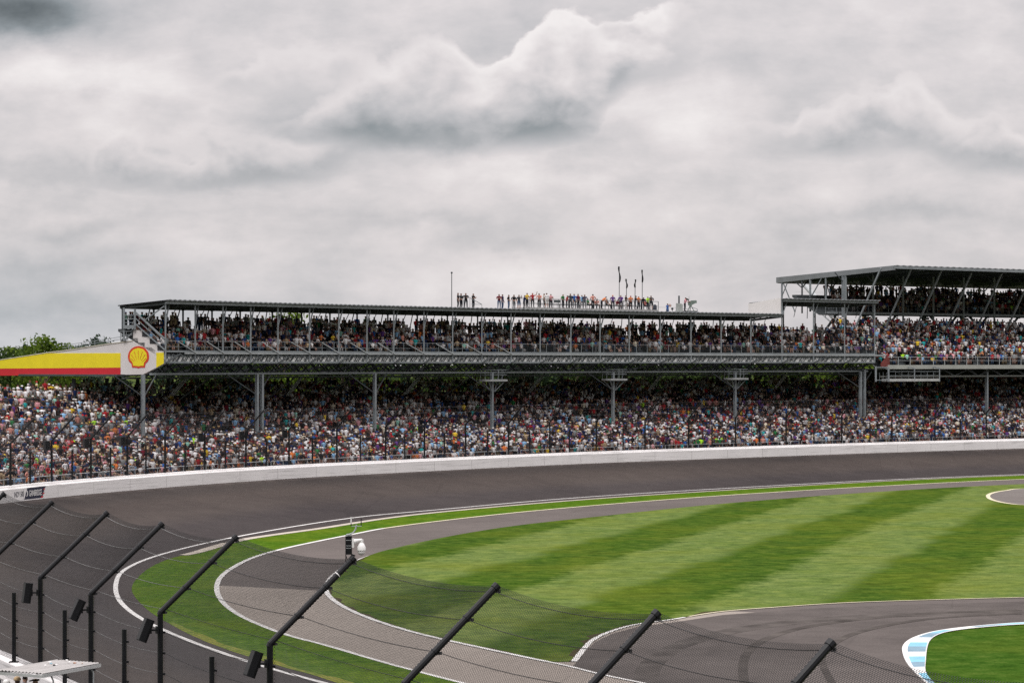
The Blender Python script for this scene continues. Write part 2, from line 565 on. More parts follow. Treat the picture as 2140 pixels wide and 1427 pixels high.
TRACK = asphalt('track_asphalt', (0.046, 0.039, 0.0375), (0.066, 0.056, 0.052), 0.25,
                streak_dir=[(0.0, (1.0, 1.0, 1.02)), (0.10, (0.78, 0.79, 0.84)), (0.28, (0.82, 0.83, 0.88)), (0.45, (1.02, 1.0, 0.98)), (0.70, (1.0, 0.97, 0.94)), (0.86, (0.78, 0.78, 0.78)), (0.93, (0.80, 0.80, 0.80)), (0.965, (1.25, 1.25, 1.25)), (1.0, (1.15, 1.15, 1.15))])
# cross-sections: apron edge -> white line -> banked lane up to the wall foot
Ic = Curve(I_line[::6], 4, 4)
n = int(Ic.L / 1.5)
ls = np.linspace(0, Ic.L, n)
lw = []
cur = 0.0
for l in ls:
    p = Ic.pos(l)
    lw.append(closest_l(p))
lw = np.maximum.accumulate(np.array(lw))
k = np.ones(9) / 9
lw = np.convolve(np.pad(lw, 4, mode='edge'), k, 'valid')
rows = []; lane = []
def near_on(poly, p):
    return poly[np.argmin(np.hypot(poly[:, 0] - p[0], poly[:, 1] - p[1]))]
for l, l2 in zip(ls, lw):
    a = Ic.pos(l); b_ = W.pos(l2, 0.35); zb = zbase(l2)
    e = near_on(I_edge, a) * 1.0
    r = [(*(e + (e - a) * 0.05), -0.004)]; q = [0.0]
    r.append((*a, 0.03)); q.append(0.05)
    for t in np.linspace(0.1, 1, 10):
        r.append((*(a + (b_ - a) * t), 0.03 + (zb - 0.03) * t)); q.append(0.05 + 0.95 * t)
    rows.append(r); lane += q
mb = MB(); mb.grid(rows)
tr = mb.build('track', TRACK, smooth=True, fix=False)
if sum(p.normal.z for p in tr.data.polygons) < 0: tr.data.flip_normals()
at = tr.data.attributes.new('lane', 'FLOAT', 'POINT'); at.data.foreach_set('value', np.array(lane, np.float32))
structure(tr, 'dark banked asphalt racing track curving round the infield')

def w_at(P):
    d = P[:, 1]
    return np.clip(0.30 + (d - 165) / 150 * 0.35, 0.28, 0.72)
lp = Ic.P[::3]
ribbon('track_line', lp, w_at(lp), 0.045, LINE, 'white line along the inside of the banked track')

# infield sheet of asphalt (inner road), everything inside the apron
verge_in_px = [(968, 1427), (864.5, 1400), (800, 1383), (730, 1362), (664, 1343), (611, 1330), (545, 1306), (505.7, 1288), (474, 1266.6), (457, 1245.5), (453, 1224),
               (463.4, 1203), (492.5, 1182), (532, 1163.6), (585, 1148), (664, 1130.6), (743.5, 1115), (800, 1104), (1000, 1079), (1200, 1059.5), (1500, 1036), (1840, 1015.5), (2140, 1001)]
V_in = gcurve(verge_in_px, 0.0, before=[(32, 42), (22, 64), (11.5, 86), (3.5, 101)], after=[(86, 322), (126, 345), (192, 379), (282, 423)])
seam0 = ground(457, 1222); seam1 = ground(677, 1233)
sd = (seam1 - seam0) / np.linalg.norm(seam1 - seam0); sn = (sd[1], -sd[0])
if sn[1] > 0: sn = (-sn[0], -sn[1])
ROAD = asphalt('road_asphalt', (0.098, 0.085, 0.080), (0.122, 0.106, 0.099), 0.22, seam=(seam0, sn, (0.265, 0.232, 0.205), (0.315, 0.278, 0.245)))
mb = MB()
loop = list(I_edge) + [(281, 200), (60, 30)]
flat_poly('road', loop, -0.012, ROAD, 'grey asphalt road looping round the mown lawn inside the track')

# green verge between the apron and the inner road
VERGE = grass('verge_grass', (0.030, 0.072, 0.006), (0.056, 0.116, 0.010), (0.105, 0.165, 0.020), scale=1.6)
loop = list(I_edge) + list(V_in[::-1])
flat_poly('verge', loop, 0.004, VERGE, 'bright green grass verge between the track and the inner road')
# concrete strip on the far edge of the verge
cs = gcurve([(384, 1160), (400, 1157), (500, 1129), (558, 1119.5), (664, 1105), (800, 1084), (900, 1072), (1200, 1045.5), (1500, 1025.5), (1840, 1006), (2140, 993)], 0, after=[(85, 328.4)])
wid = np.interp(cs[:, 1], [170, 178, 190, 235, 300], [0.1, 0.5, 0.95, 0.75, 0.5])
CSTRIP = simple('cream_concrete', (0.46, 0.41, 0.35), 0.85, 0, 0.25, 0.6)
ribbon('concrete_strip', cs, wid, 0.03, CSTRIP, 'cream concrete strip along the edge of the track apron', side=0.0)
lv = V_in[::2]
wl = np.clip(0.24 + (lv[:, 1] - 110) / 200 * 0.30, 0.2, 0.55)
kk = int(np.argmin(np.abs(lv[:, 1] - 198) + 1e3 * (np.arange(len(lv)) < len(lv) // 3)))
ribbon('road_line', lv[:kk + 1], wl[:kk + 1], 0.016, LINE, 'white line round the hairpin of the inner road')
ribbon('road_line', lv[kk:], wl[kk:], 0.016, CREAM, 'cream line between the grass verge and the far part of the inner road')

DRY = grass('dry_verge_grass', (0.07, 0.13, 0.010), (0.13, 0.18, 0.025), (0.23, 0.22, 0.06), scale=2.0)
dl = I_edge[I_edge[:, 1] < 137]; dl = dl[dl[:, 1] > 30][::2]
r_ = np.convolve(rng.random(len(dl)), np.ones(5) / 5, 'same')
ribbon('dry_verge', dl, 0.05 + 1.0 * r_, 0.010, DRY, 'yellowed dry grass along the near edge of the verge', side=-0.5)

# the big striped lawn
lawn_px = [(2140, 1011), (1840, 1027), (1500, 1053), (1240, 1080), (1080, 1097.7), (940, 1120), (800, 1151), (770, 1161), (743.5, 1171.5), (712, 1190), (688, 1211), (681, 1229.7),
           (688, 1245.5), (712, 1264), (743.5, 1280), (800, 1301.5), (884, 1326), (996, 1351), (1108, 1375), (1150, 1383.6)]
lawn_a = gcurve(lawn_px, 0.0, before=[(150, 350), (95, 318)], smooth=6)
corner_px = [(1199.5, 1382), (1220.5, 1355.6), (1240, 1336), (1276.6, 1319), (1332.7, 1303.7), (1400, 1295), (1503.7, 1278), (1642, 1267), (1770, 1259), (1918.7, 1254), (2140, 1248)]
lawn_b = gcurve(corner_px, 0.0, after=[(45, 153), (95, 168)], smooth=4)
LAWN = grass('lawn_grass', (0.022, 0.060, 0.004), (0.050, 0.100, 0.008), (0.105, 0.155, 0.024),
             stripes=((0.27, 0.963), 12.4, 0.3, (0.114, 0.158, 0.048), (0.042, 0.080, 0.013)))
flat_poly('lawn', list(lawn_a) + list(lawn_b), 0.008, LAWN, 'large lawn mown in pale and dark green stripes')
i0 = int(np.argmin(np.hypot(*(lawn_a - ground(770, 1161)).T)))
la = lawn_a[i0:]
fade = np.clip(np.minimum(np.linspace(0, 6, len(la)), 1), 0.1, 1) * 0.30
ribbon('lawn_line', la, fade, 0.024, LINE, 'white line round the rounded end of the striped lawn')
ext = gcurve([(1140, 1381.5), (1192.5, 1392), (1259.8, 1410), (1341, 1426), (1420, 1446)], 0.0)
ribbon('junction_line', ext, 0.22, 0.020, LINE, 'white line carried on across the mouth of the side road')
ribbon('lawn_corner_line', lawn_b[:int(len(lawn_b) * 0.20)], np.linspace(0.30, 0.20, int(len(lawn_b) * 0.20)), 0.024, LINE, 'white line at the sharp corner of the striped lawn')
lb = lawn_b[int(len(lawn_b) * 0.20):]
ribbon('lawn_edge_line', lb, 0.20, 0.022, CREAM, 'cream line between the striped lawn and the lower road')

SOIL = simple('bare_soil_edge', (0.060, 0.050, 0.024), 0.98, 0, 0.4, 3.0, 0.02)
for nm, P_, sd_, lab_ in (('lawn_soil_edge', la[4:], -0.5, 'ragged bare soil edge along the rounded end of the lawn'), ('lawn_soil_edge', lawn_b, -0.5, 'ragged bare soil edge between the lawn and the lower road')):
    rr_ = np.convolve(rng.random(len(P_)), np.ones(3) / 3, 'same') ** 2
    o_s = ribbon(nm, P_ , 0.10 + 0.75 * rr_, 0.012, SOIL, lab_, side=0.42)

# darker side road in the lower right with rubber marks
DARKROAD = asphalt('side_road_asphalt', (0.060, 0.052, 0.049), (0.118, 0.103, 0.096), 0.25)
jn = [ground(x, y) for x, y in [(1345, 1427), (1300, 1415), (1196, 1391), (1206, 1382), (1226, 1358), (1244, 1340), (1280, 1323), (1336, 1308), (1404, 1300), (1510, 1284), (1645, 1274), (1770, 1267), (1918, 1262), (2140, 1256)]]
flat_poly('side_road', jn + [(90, 160), (60, 60), (20, 70)], -0.004, DARKROAD, 'dark rubber-marked side road joining the inner road')
RUBBER = simple('tyre_rubber_mark', (0.082, 0.072, 0.066), 0.95, 0, 0.5, 0.5, 0.04)
RUB2 = simple('faint_tyre_mark', (0.092, 0.081, 0.075), 0.95, 0, 0.5, 0.5, 0.04)
marks = [([(1352, 1427), (1352, 1400), (1380, 1370), (1440, 1340), (1560, 1312), (1760, 1290), (2140, 1276)], 1.1, RUB2, 'broad faint'),
         ([(1556, 1427), (1552, 1395), (1562, 1362), (1600, 1334), (1700, 1306), (1900, 1284), (2140, 1273)], 0.42, RUBBER, 'narrow dark'),
         ([(1740, 1427), (1722, 1395), (1716, 1372), (1740, 1345), (1800, 1318), (1960, 1290), (2140, 1281)], 0.34, RUBBER, 'curling dark')]
for i, (P, w, m, nm) in enumerate(marks):
    c = gcurve(P, 0, smooth=20)
    ribbon('tyre_mark', c, np.interp(np.arange(len(c)), [0, len(c) * .3, len(c)], [w, w, w * 2.0]), 0.001 + 0.003 * i, m, nm + ' band of tyre rubber along the side road')

# kerb and lower right lawn
kerb_out_px = [(2140, 1300), (2057, 1306), (1988, 1313), (1939, 1321.6), (1901, 1335.4), (1886, 1350), (1886, 1363), (1894.5, 1384), (1912, 1404.6), (1936, 1427), (1975, 1455)]
kerb_in_px = [(2140, 1304.5), (2057, 1310.5), (2001.7, 1316.4), (1967, 1323.5), (1946, 1335.4), (1938, 1352.7), (1936, 1366), (1935, 1380), (1935, 1404.6), (1952, 1427), (1990, 1456)]
ko = gcurve(kerb_out_px, 0.02, before=[(90, 158), (45, 142)], smooth=4)
ki = gcurve(kerb_in_px, 0.02, before=[(90, 156.5), (45, 141)], smooth=4)
flat_poly('kerb_lawn', list(ki) + [(60, 60), (120, 120)], 0.012, grass('kerb_lawn_grass', (0.022, 0.056, 0.007), (0.038, 0.085, 0.011), (0.075, 0.120, 0.022)),
          'deep green lawn behind the striped kerb')
def resamp(P, n):
    c = np.r_[0, np.cumsum(np.linalg.norm(np.diff(P, axis=0), axis=1))]
    t = np.linspace(0, c[-1], n)
    return np.c_[np.interp(t, c, P[:, 0]), np.interp(t, c, P[:, 1])]
KERBW = simple('kerb_white_paint', (0.72, 0.71, 0.69), 0.7, 0, 0.12, 1.0)
n = 260
i1 = int(np.argmin(np.hypot(*(ko - ground(2140, 1300, .02)).T)))
o_ = resamp(ko, n); 
i_ = np.array([near_on(resamp(ki, 1200), p) for p in o_])
mb = MB()
edge_l = np.r_[0, np.cumsum(np.linalg.norm(np.diff(o_, axis=0), axis=1))]
yo = np.array([YH + (H - .02) * F / p[1] for p in o_])
for k in range(n - 1):
    a, b_, c, d = o_[k], o_[k + 1], i_[k + 1], i_[k]
    def lerp(t, z): return [(*(a + (d - a) * t), z), (*(b_ + (c - b_) * t), z)]
    mids = []
    ph = (edge_l[k] / 2.15) % 3.0
    stripe = 0 if ph < 1 else (1 if ph < 2 else 2)
    rw = [lerp(0, 0.0), lerp(0.0, 0.05), lerp(0.22, 0.055), lerp(0.96, 0.075), lerp(1.0, 0.05)]
    vs = [p for r in rw for p in r]
    for q in range(4):
        mb.add([vs[2 * q], vs[2 * q + 1], vs[2 * q + 3], vs[2 * q + 2]], [(0, 1, 2, 3)], 0 if q != 2 else stripe)
structure(mb.build('kerb', [KERBW, BLUEP, STEELBLUE]), 'raised kerb painted in white, sky blue and slate stripes')

# paved island cut into the lawn, far right
isl = [(2140, 1021), (2105, 1024.5), (2078, 1029), (2066, 1034), (2065, 1038), (2070, 1042.6), (2084, 1047.5), (2106, 1051.7), (2140, 1055)]
ic = gcurve(isl, 0, before=[(85, 268)], after=[(75, 238), (110, 232)], smooth=3)
flat_poly('paved_island', list(ic) + [(120, 262)], 0.016, asphalt('island_asphalt', (0.135, 0.12, 0.112), (0.165, 0.15, 0.14), 0.2), 'grey paved patch cut into the far corner of the lawn')
ribbon('island_line', ic[:int(len(ic) * 0.62)], 0.42, 0.03, CREAM, 'cream line round the tip of the paved patch')
# ------------------------------------------------------------------ trackside wall
def sweep(name, prof, l0, l1, step, mat, parent=None, zfun=None, smooth=False, caps=True):
    n = max(2, int(abs(l1 - l0) / step) + 1)
    ls = np.linspace(l0, l1, n)
    rows = []
    for l in ls:
        zb = float(zfun(l)) if zfun is not None else 0.0
        rows.append([W3(l, s, z + zb) for s, z in prof])
    mb = MB(); mb.grid(rows)
    if caps and len(prof) > 2:
        m = len(prof)
        c0 = [rows[0][j] for j in range(m)]; c1 = [rows[-1][j] for j in range(m)]
        for c in (c0, c1):
            try:
                tri = tessellate_polygon([[Vector(p) for p in c]])
                mb.add(c, [tuple(t) for t in tri])
            except Exception:
                pass
    return mb.build(name, mat, parent, smooth=smooth)

P0 = W.pos(L_FAR0)
wall = thing('trackside_wall', 'white painted concrete wall with padded steel barrier following the banked track', 'wall', (*P0, ZB_FAR))
sweep('safety_barrier', [(0.0, -0.3), (0.0, 0.98), (0.03, 1.02), (0.72, 1.05), (0.72, -0.3)], 6, W.L - 6, 2.0, WALLP, wall, zbase)
sweep('concrete_wall', [(0.725, -0.6), (0.725, 1.16), (0.76, 1.20), (1.12, 1.20), (1.15, 1.16), (1.15, -0.6)], 6, W.L - 6, 2.0, WALLP, wall, zbase)
mb = MB()
for l in np.arange(L_FAR0 - 20, L_FAR1 + 20, 6.1):
    zb = float(zbase(l))
    mb.beam(W3(l, -0.004, zb + 0.02), W3(l, -0.004, zb + 0.96), 0.035, 0.012, up=(*W.nrm(l), 0))
mb.build('panel_joint', simple('wall_joint', (0.42, 0.41, 0.40), 0.8), wall)

def text_mesh(body, size):
    cu = bpy.data.curves.new('lettering', 'FONT')
    cu.body = body; cu.size = size; cu.align_x = 'LEFT'; cu.extrude = 0.0; cu.offset = 0.018 * size
    cu.resolution_u = 3
    o = bpy.data.objects.new('lettering_tmp', cu); COL.objects.link(o)
    dg = bpy.context.evaluated_depsgraph_get()
    me = bpy.data.meshes.new_from_object(o.evaluated_get(dg))
    bpy.data.objects.remove(o); bpy.data.curves.remove(cu)
    vs = np.array([v.co[:] for v in me.vertices]); fs = [tuple(p.vertices) for p in me.polygons]
    bpy.data.meshes.remove(me)
    vs[:, 0] -= vs[:, 0].min(); vs[:, 1] -= vs[:, 1].min()
    return vs, fs

def on_wall(name, vs, fs, l0, l1, z0, z1, out, mat, parent, shear=0.0):
    """Lay flat artwork on the wall's face between two arc lengths (bending with the wall)."""
    w = vs[:, 0].max(); h = vs[:, 1].max()
    P = []
    for x, y, _ in vs:
        l = l0 + (l1 - l0) * (x / w) + shear * (y / h)
        P.append(W3(l, -out, float(zbase(l)) + z0 + (z1 - z0) * (y / h)))
    mb = MB(); mb.add(P, fs)
    return mb.build(name, mat, parent)

def lwall(x): return find_l(x, 0.0)
INK = simple('grey_lettering', (0.10, 0.10, 0.12), 0.6, 0, 0.2)
vs, fs = text_mesh('INDY 500', 1.0)
on_wall('printed_lettering', vs, fs, lwall(29.5), lwall(50), 0.30, 0.76, 0.012, INK, wall)
la_, lb_ = lwall(53), lwall(93)
def rect(x0, x1, y0, y1, n=8):
    xs = np.linspace(x0, x1, n)
    v = [(x, y0, 0) for x in xs] + [(x, y1, 0) for x in xs]
    return np.array(v), [(i, i + 1, n + i + 1, n + i) for i in range(n - 1)]
def band(name, x0, x1, z0, z1, mat, out=0.012, shear=0.0):
    v, f = rect(0, 1, 0, 1)
    return on_wall(name, v, f, lwall(x0), lwall(x1), z0, z1, out, mat, wall, shear)
band('navy_banner', 50.5, 88, 0.05, 0.97, NAVY, 0.010, 0.55)
band('navy_stripe', 88, 93, 0.80, 0.97, NAVY, 0.010, 0.3)
band('navy_stripe', 87.6, 90.5, 0.47, 0.60, NAVY, 0.011, 0.15)
band('red_stripe', 89.6, 92.4, 0.66, 0.79, RED, 0.011, 0.15)
band('red_stripe', 88.2, 91.4, 0.34, 0.46, RED, 0.011, 0.15)
band('red_stripe', 84.6, 89.0, 0.06, 0.20, RED, 0.014, 0.15)
vs, fs = text_mesh('GAINBRIDGE', 1.0)
on_wall('printed_lettering', vs, fs, lwall(60.5), lwall(86.8), 0.27, 0.77, 0.018, WHITE, wall)
vs = np.array([(0, 0, 0), (.45, 0, 0), (1, .5, 0), (.45, 1, 0), (0, 1, 0), (.5, .5, 0)], float)
on_wall('arrow_mark', vs, [(0, 1, 2, 5), (5, 2, 3, 4)], lwall(54.8), lwall(58.6), 0.28, 0.78, 0.018, WHITE, wall)

# ------------------------------------------------------------------ fences
def arm_post(mb, base, bend, tip, r):
    mb.tube([base, bend - np.array((0, 0, 0.04))], r, 10)
    d = tip - bend
    mb.tube([bend - d * 0.012 - np.array((0, 0, 0.05)), bend + d * 0.0, tip], r * 0.98, 10)
    # collars along the arm, end cap with a flange
    dl = np.linalg.norm(d); u = d / dl
    for t in (0.32, 0.66):
        c = bend + d * t
        mb.tube([c - u * 0.02, c + u * 0.02], r * 1.16, 10)
    mb.tube([tip - u * 0.12, tip], r * 1.22, 10)

NF = len(posts_near)
near = thing('catch_fence', 'tall black catch fence with inward leaning arms along the near side of the track', 'fence', (*posts_near[4], Z_WALLTOP_N))
bends = []
for i in range(NF):
    b_ = np.array((*posts_near[i], Z_BEND)); t_ = np.array((*tips[i], Z_TIP)); base = np.array((*posts_near[i], Z_WALLTOP_N - 0.02))
    bends.append((base, b_, t_))
    mb = MB(); arm_post(mb, base, b_, t_, 0.086)
    nrm = np.array((*inw[i], 0.0)); tg = np.array((-nrm[1], nrm[0], 0.0))
    # cable clamps on the track side
    zs = np.arange(Z_WALLTOP_N + 0.25, Z_BEND, 0.62)
    for z in zs:
        c = np.array((*posts_near[i], z)) + nrm * 0.10
        mb.box(c, (0.09, 0.09, 0.06), Matrix.Rotation(math.atan2(nrm[1], nrm[0]), 3, 'Z'))
    d = t_ - b_; up = np.cross(tg, d); up /= np.linalg.norm(up)
    if up[2] > 0: up = -up
    for t in (0.03, 0.34, 0.68, 0.97):
        c = b_ + d * t + up * 0.11
        mb.box(c, (0.11, 0.09, 0.07), Matrix.Rotation(math.atan2(nrm[1], nrm[0]), 3, 'Z'))
    mb.box(base + np.array((0, 0, 0.015)), (0.36, 0.36, 0.03), Matrix.Rotation(math.atan2(nrm[1], nrm[0]), 3, 'Z'))
    mb.build('arm_post', BLACKP, near, smooth=False)
short = []
for i in range(NF - 1):
    m_ = (posts_near[i] + posts_near[i + 1]) / 2
    short.append(m_)
    mb = MB()
    mb.tube([(*m_, Z_WALLTOP_N - 0.02), (*m_, 5.22)], 0.075, 10)
    mb.box((*m_, Z_WALLTOP_N + 0.015), (0.32, 0.32, 0.03))
    nrm = inw[i]
    for z in np.arange(Z_WALLTOP_N + 0.25, 5.2, 0.62):
        mb.box((m_[0] + nrm[0] * .09, m_[1] + nrm[1] * .09, z), (0.09, 0.09, 0.06), Matrix.Rotation(math.atan2(nrm[1], nrm[0]), 3, 'Z'))
    mb.build('short_post', BLACKP, near)

HP = Z_BEND - Z_WALLTOP_N
AL = math.hypot(ARM, Z_TIP - Z_BEND)
def fence_surf(i, u, v):
    """Point on the wire curtain of bay i: u along the bay, v metres up the post and out along the arm."""
    A, B = bends[i], bends[i + 1]
    off = np.array((*inw[i], 0.0)) * 0.13
    if v <= HP:
        t = v / HP
        a = A[0] + (A[1] - A[0]) * t; b_ = B[0] + (B[1] - B[0]) * t
        p = a + (b_ - a) * u + off
        p[2] -= 0.03 * 4 * u * (1 - u)
    else:
        t = (v - HP) / AL
        a = A[1] + (A[2] - A[1]) * t; b_ = B[1] + (B[2] - B[1]) * t
        p = a + (b_ - a) * u + off * max(0.0, 1 - t * 2) + np.array((0, 0, -0.10 * min(1, t * 2)))
        p[2] -= (0.05 + 0.15 * t) * 4 * u * (1 - u)
    return p

def wire_strip(mb, pts, r):
    """Three-sided wire along a polyline, cheap enough for a whole curtain."""
    pts = np.array(pts)
    d = np.gradient(pts, axis=0); d /= np.linalg.norm(d, axis=1)[:, None] + 1e-9
    s = np.cross(d, (0.31, 0.42, 0.85)); s /= np.linalg.norm(s, axis=1)[:, None] + 1e-9
    u = np.cross(s, d)
    n = len(pts)
    vs = []
    for i in range(n):
        for k in range(3):
            a = 2 * math.pi * k / 3
            vs.append(pts[i] + r * (s[i] * math.cos(a) + u[i] * math.sin(a)))
    fs = []
    for i in range(n - 1):
        for k in range(3):
            a = i * 3 + k; b_ = i * 3 + (k + 1) % 3
            fs.append((a, b_, b_ + 3, a + 3))
    mb.add(vs, fs)

def chain_panel(surf, length, vmax, pitch, r, seg, breaks=()):
    mb = MB()
    rat = 0.80      # diamonds a little wider than tall
    for sgn in (1, -1):
        c = -vmax * rat if sgn > 0 else 0.0
        end = length if sgn > 0 else length + vmax * rat
        while c < end:
            # x = c + sgn * rat * v
            va = 0.0; vb = vmax
            if sgn > 0:
                va = max(va, (0 - c) / rat); vb = min(vb, (length - c) / rat)
            else:
                va = max(va, (c - length) / rat); vb = min(vb, c / rat)
            if vb - va > 0.05:
                k = max(2, int((vb - va) / seg) + 1)
                vv = sorted(set(list(np.linspace(va, vb, k)) + [q for q in breaks if va < q < vb]))
                wire_strip(mb, [surf((c + sgn * rat * v) / length, v) for v in vv], r)
            c += pitch
    return mb

for i in range(NF - 1):
    Lb = float(np.linalg.norm(posts_near[i + 1] - posts_near[i]))
    mb = chain_panel(lambda u, v, i=i: fence_surf(i, min(max(u, 0), 1), v), Lb, HP + AL + 0.10, 0.084, 0.0034 if i < 5 else 0.0047, 0.9, (HP,))
    mb.build('wire_mesh', WIRE, near, fix=False)
    mb = MB()
    vs_ = list(np.arange(0.25, HP, 0.62)) + [HP + AL * t for t in (0.03, 0.34, 0.68, 0.97)]
    for v in vs_:
        pts = []
        for u in np.linspace(0, 1, 9):
            p = fence_surf(i, u, v)
            if v < HP: p[2] -= 0.10 * 4 * u * (1 - u)
            pts.append(p + np.array((0, 0, 0.012)))
        wire_strip(mb, pts, 0.0100)
    mb.build('steel_cable', WIRE_L if i < 5 else WIRE, near, fix=False)

# far fence on the outer wall
seq = [(-62, 1), (-20, 0), (22, 1), (63, 0), (108, 1), (151, 0), (190, 1), (231, 0), (266, 1), (305, 0), (345, 1), (387, 0), (428, 1), (471, 0), (514, 1), (557, 0), (604, 1), (653, 0), (704, 1), (753, 0),
       (806, 1), (846, 0), (887, 1), (929, 0), (973, 1), (1019, 0), (1063, 1), (1107, 0), (1149, 1), (1190, 0), (1246, 1), (1302, 0), (1348, 1), (1394, 0), (1439, 1), (1488, 0), (1537, 1), (1588, 0), (1643, 1), (1701, 0),
       (1759, 1), (1818, 0), (1864, 1), (1910, 0), (1954, 1), (2007, 0), (2061, 1), (2115, 0), (2172, 1), (2230, 0)]
far = thing('catch_fence', 'long black catch fence standing on the white wall before the packed grandstand', 'fence', (*W.pos(L_FAR0, .95), ZB_FAR + 1.2))
far_posts = []
FH, FA, FR = 3.45, 2.1, 2.0
for x, tall in seq:
    l = find_l(x, 0.93)
    z = float(zbase(l)) + 1.19
    mb = MB()
    nn = W.nrm(l)
    if tall:
        a = W3(l, 0.93, z); b_ = a + np.array((0, 0, FH)); t_ = b_ + np.array((-nn[0] * FA, -nn[1] * FA, FR))
        mb.tube([a, b_], 0.095, 7); mb.tube([b_ - np.array((0, 0, .06)), t_], 0.085, 7)
    else:
        a = W3(l, 0.93, z); b_ = a + np.array((0, 0, 2.55)); t_ = None
        mb.tube([a, b_], 0.08, 7)
    far_posts.append((x, l, a, b_, t_))
    mb.build('arm_post' if tall else 'short_post', BLACKP, far)
ll0, ll1 = far_posts[0][1], far_posts[-1][1]
mb = MB()
def fsurf(u, v):
    l = ll0 + (ll1 - ll0) * u
    z = float(zbase(l)) + 1.2
    if v <= FH: return W3(l, 0.80, z + v)
    t = v - FH; k = 1 / math.hypot(FA, FR)
    return W3(l, 0.80 - FA * t * k, z + FH + FR * t * k - 0.08)
for v in list(np.arange(0.4, FH, 0.75)) + [FH, FH + 1.0, FH + 2.0, FH + 2.85]:
    wire_strip(mb, [fsurf(u, v) for u in np.linspace(0, 1, 240)], 0.009)
mb.build('steel_cable', WIRE, far, fix=False)
mb = chain_panel(fsurf, ll1 - ll0, FH + 2.9, 0.21, 0.0042, 3.3, (FH,))
mb.build('wire_mesh', WIRE, far, fix=False)

# ------------------------------------------------------------------ loudspeakers on fence posts
def speaker(base, outward, tilt, label, size=(0.34, 0.30, 0.70), stub=0.16):
    ang = math.atan2(outward[1], outward[0])
    t = thing('loudspeaker', label, 'loudspeaker', tuple(base), 'black loudspeakers on the fence posts', rotz=ang)
    t.pop('_flat', None)
    rot = Matrix.Rotation(tilt, 3, 'Y')
    mb = MB()
    c = Vector((stub + size[1] / 2 + 0.14, 0, 0))
    # cabinet with a chamfered back
    sx, sy, sz = size[1] / 2, size[0] / 2, size[2] / 2
    prof = [(-sx, -sy * .6), (-sx * .3, -sy), (sx, -sy), (sx, sy), (-sx * .3, sy), (-sx, sy * .6)]
    pts = [c + rot @ Vector((x, y, -sz)) for x, y in prof]
    mb.prism(pts, rot @ Vector((0, 0, size[2])))
    mb.build('cabinet', BLACK, t)
    mb = MB()
    mb.box(c + rot @ Vector((sx + 0.008, 0, 0)), (0.016, size[0] * .9, size[2] * .92), rot)
    mb.build('grille', simple('speaker_grille', (0.02, 0.02, 0.022), 0.7), t)
    mb = MB(); mb.box(c + rot @ Vector((sx * .2, -sy - .006, 0.0)), (0.045, 0.012, 0.045), rot)
    mb.build('badge', WHITE, t)
    mb = MB()
    mb.tube([(0.0, 0, 0), (stub + 0.16, 0, 0)], 0.03, 8)
    mb.box((0.02, 0, 0), (0.05, 0.2, 0.22)); mb.box((stub + 0.13, 0, 0), (0.05, 0.14, 0.2))
    mb.build('bracket', BLACK, t)
    return t
spots = [(2, -0.14, 'black loudspeaker hung almost upright on the post farthest along the near fence'),
         (3, -0.44, 'steeply tilted black loudspeaker on the near fence post above the pale canopy corner'),
         (4, -0.38, 'tilted black loudspeaker on the near fence post overlapping the rounded end of the verge'),
         (5, -0.36, 'large tilted black loudspeaker on the near post below the white surveillance camera')]
for k, tilt, lab in spots:
    i = k + 1
    b_ = bends[i][1]
    speaker(b_ + np.array((-inw[i][0] * .08, -inw[i][1] * .08, -0.52)), -inw[i], tilt, lab, size=(0.30, 0.26, 0.70), stub=0.10)
fl = {108: 'black loudspeaker on the far fence post above the dark blue wall banner', 190: 'black loudspeaker on the far fence post next to a person in lime',
      266: 'black loudspeaker on the far fence post before the lone bright column', 428: 'black loudspeaker on the far fence post short of the doubled steel column',
      514: 'black loudspeaker on the far fence post just before the doubled steel column', 604: 'black loudspeaker on the far fence post just beyond the doubled steel column',
      887: 'black loudspeaker on the far fence post midway between two tall columns'}
for x, l, a, b_, t_ in far_posts:
    if x in fl:
        nn = W.nrm(l); tg = W.tan(l)
        # hung on the upstream side of the post, facing the seats
        o = -tg * 0.75 + nn * 0.65; o /= np.linalg.norm(o)
        speaker(b_ + np.array((0, 0, -0.45)), o, 0.05, fl[x], size=(0.60, 0.45, 0.80), stub=0.04)

# ------------------------------------------------------------------ surveillance camera on a near post
i = 6
tip = bends[i][2]
sv = thing('surveillance_camera', 'white dome surveillance camera with a black battery box on top of a fence post', 'camera', tuple(tip))
D0 = tip[1]
def cpt(x, y, dd=0.0): return at_depth(x, y, D0 + dd)
mb = MB()
c0, c1 = cpt(722.7, 1121.5), cpt(734.2, 1158)
w = c1[0] - c0[0]; h = c0[2] - c1[2]
mb.box(((c0[0] + c1[0]) / 2, D0, (c0[2] + c1[2]) / 2), (w, 0.14, h))
mb.box(((c0[0] + c1[0]) / 2, D0, c0[2] + 0.012), (w * 1.12, 0.16, 0.024))
mb.build('battery_box', BLACK, sv)
mb = MB()
for yy in (1128, 1139.5, 1144.5):
    z = cpt(0, yy)[2]
    mb.box(((c0[0] + c1[0]) / 2, D0, z), (w * 1.06, 0.15, 0.012))
mb.build('strap', STEEL_L, sv)
mb = MB()
for dx in (-0.5, 0.55):
    for dy in (-0.07, 0.07):
        mb.beam(((c0[0] + c1[0]) / 2 + w * dx, D0 + dy, c1[2] - (0.30 if dx < 0 else 0.0)), ((c0[0] + c1[0]) / 2 + w * dx, D0 + dy, c0[2]), 0.014)
mb.beam((c0[0], D0, c1[2] - 0.03), tip + np.array((-.15, 0, -.12)), 0.02); mb.beam((c1[0], D0, c1[2]), tip + np.array((.03, 0, .05)), 0.04)
mb.build('bracket', BLACK, sv)
mb = MB()
a = cpt(737.5, 1134)
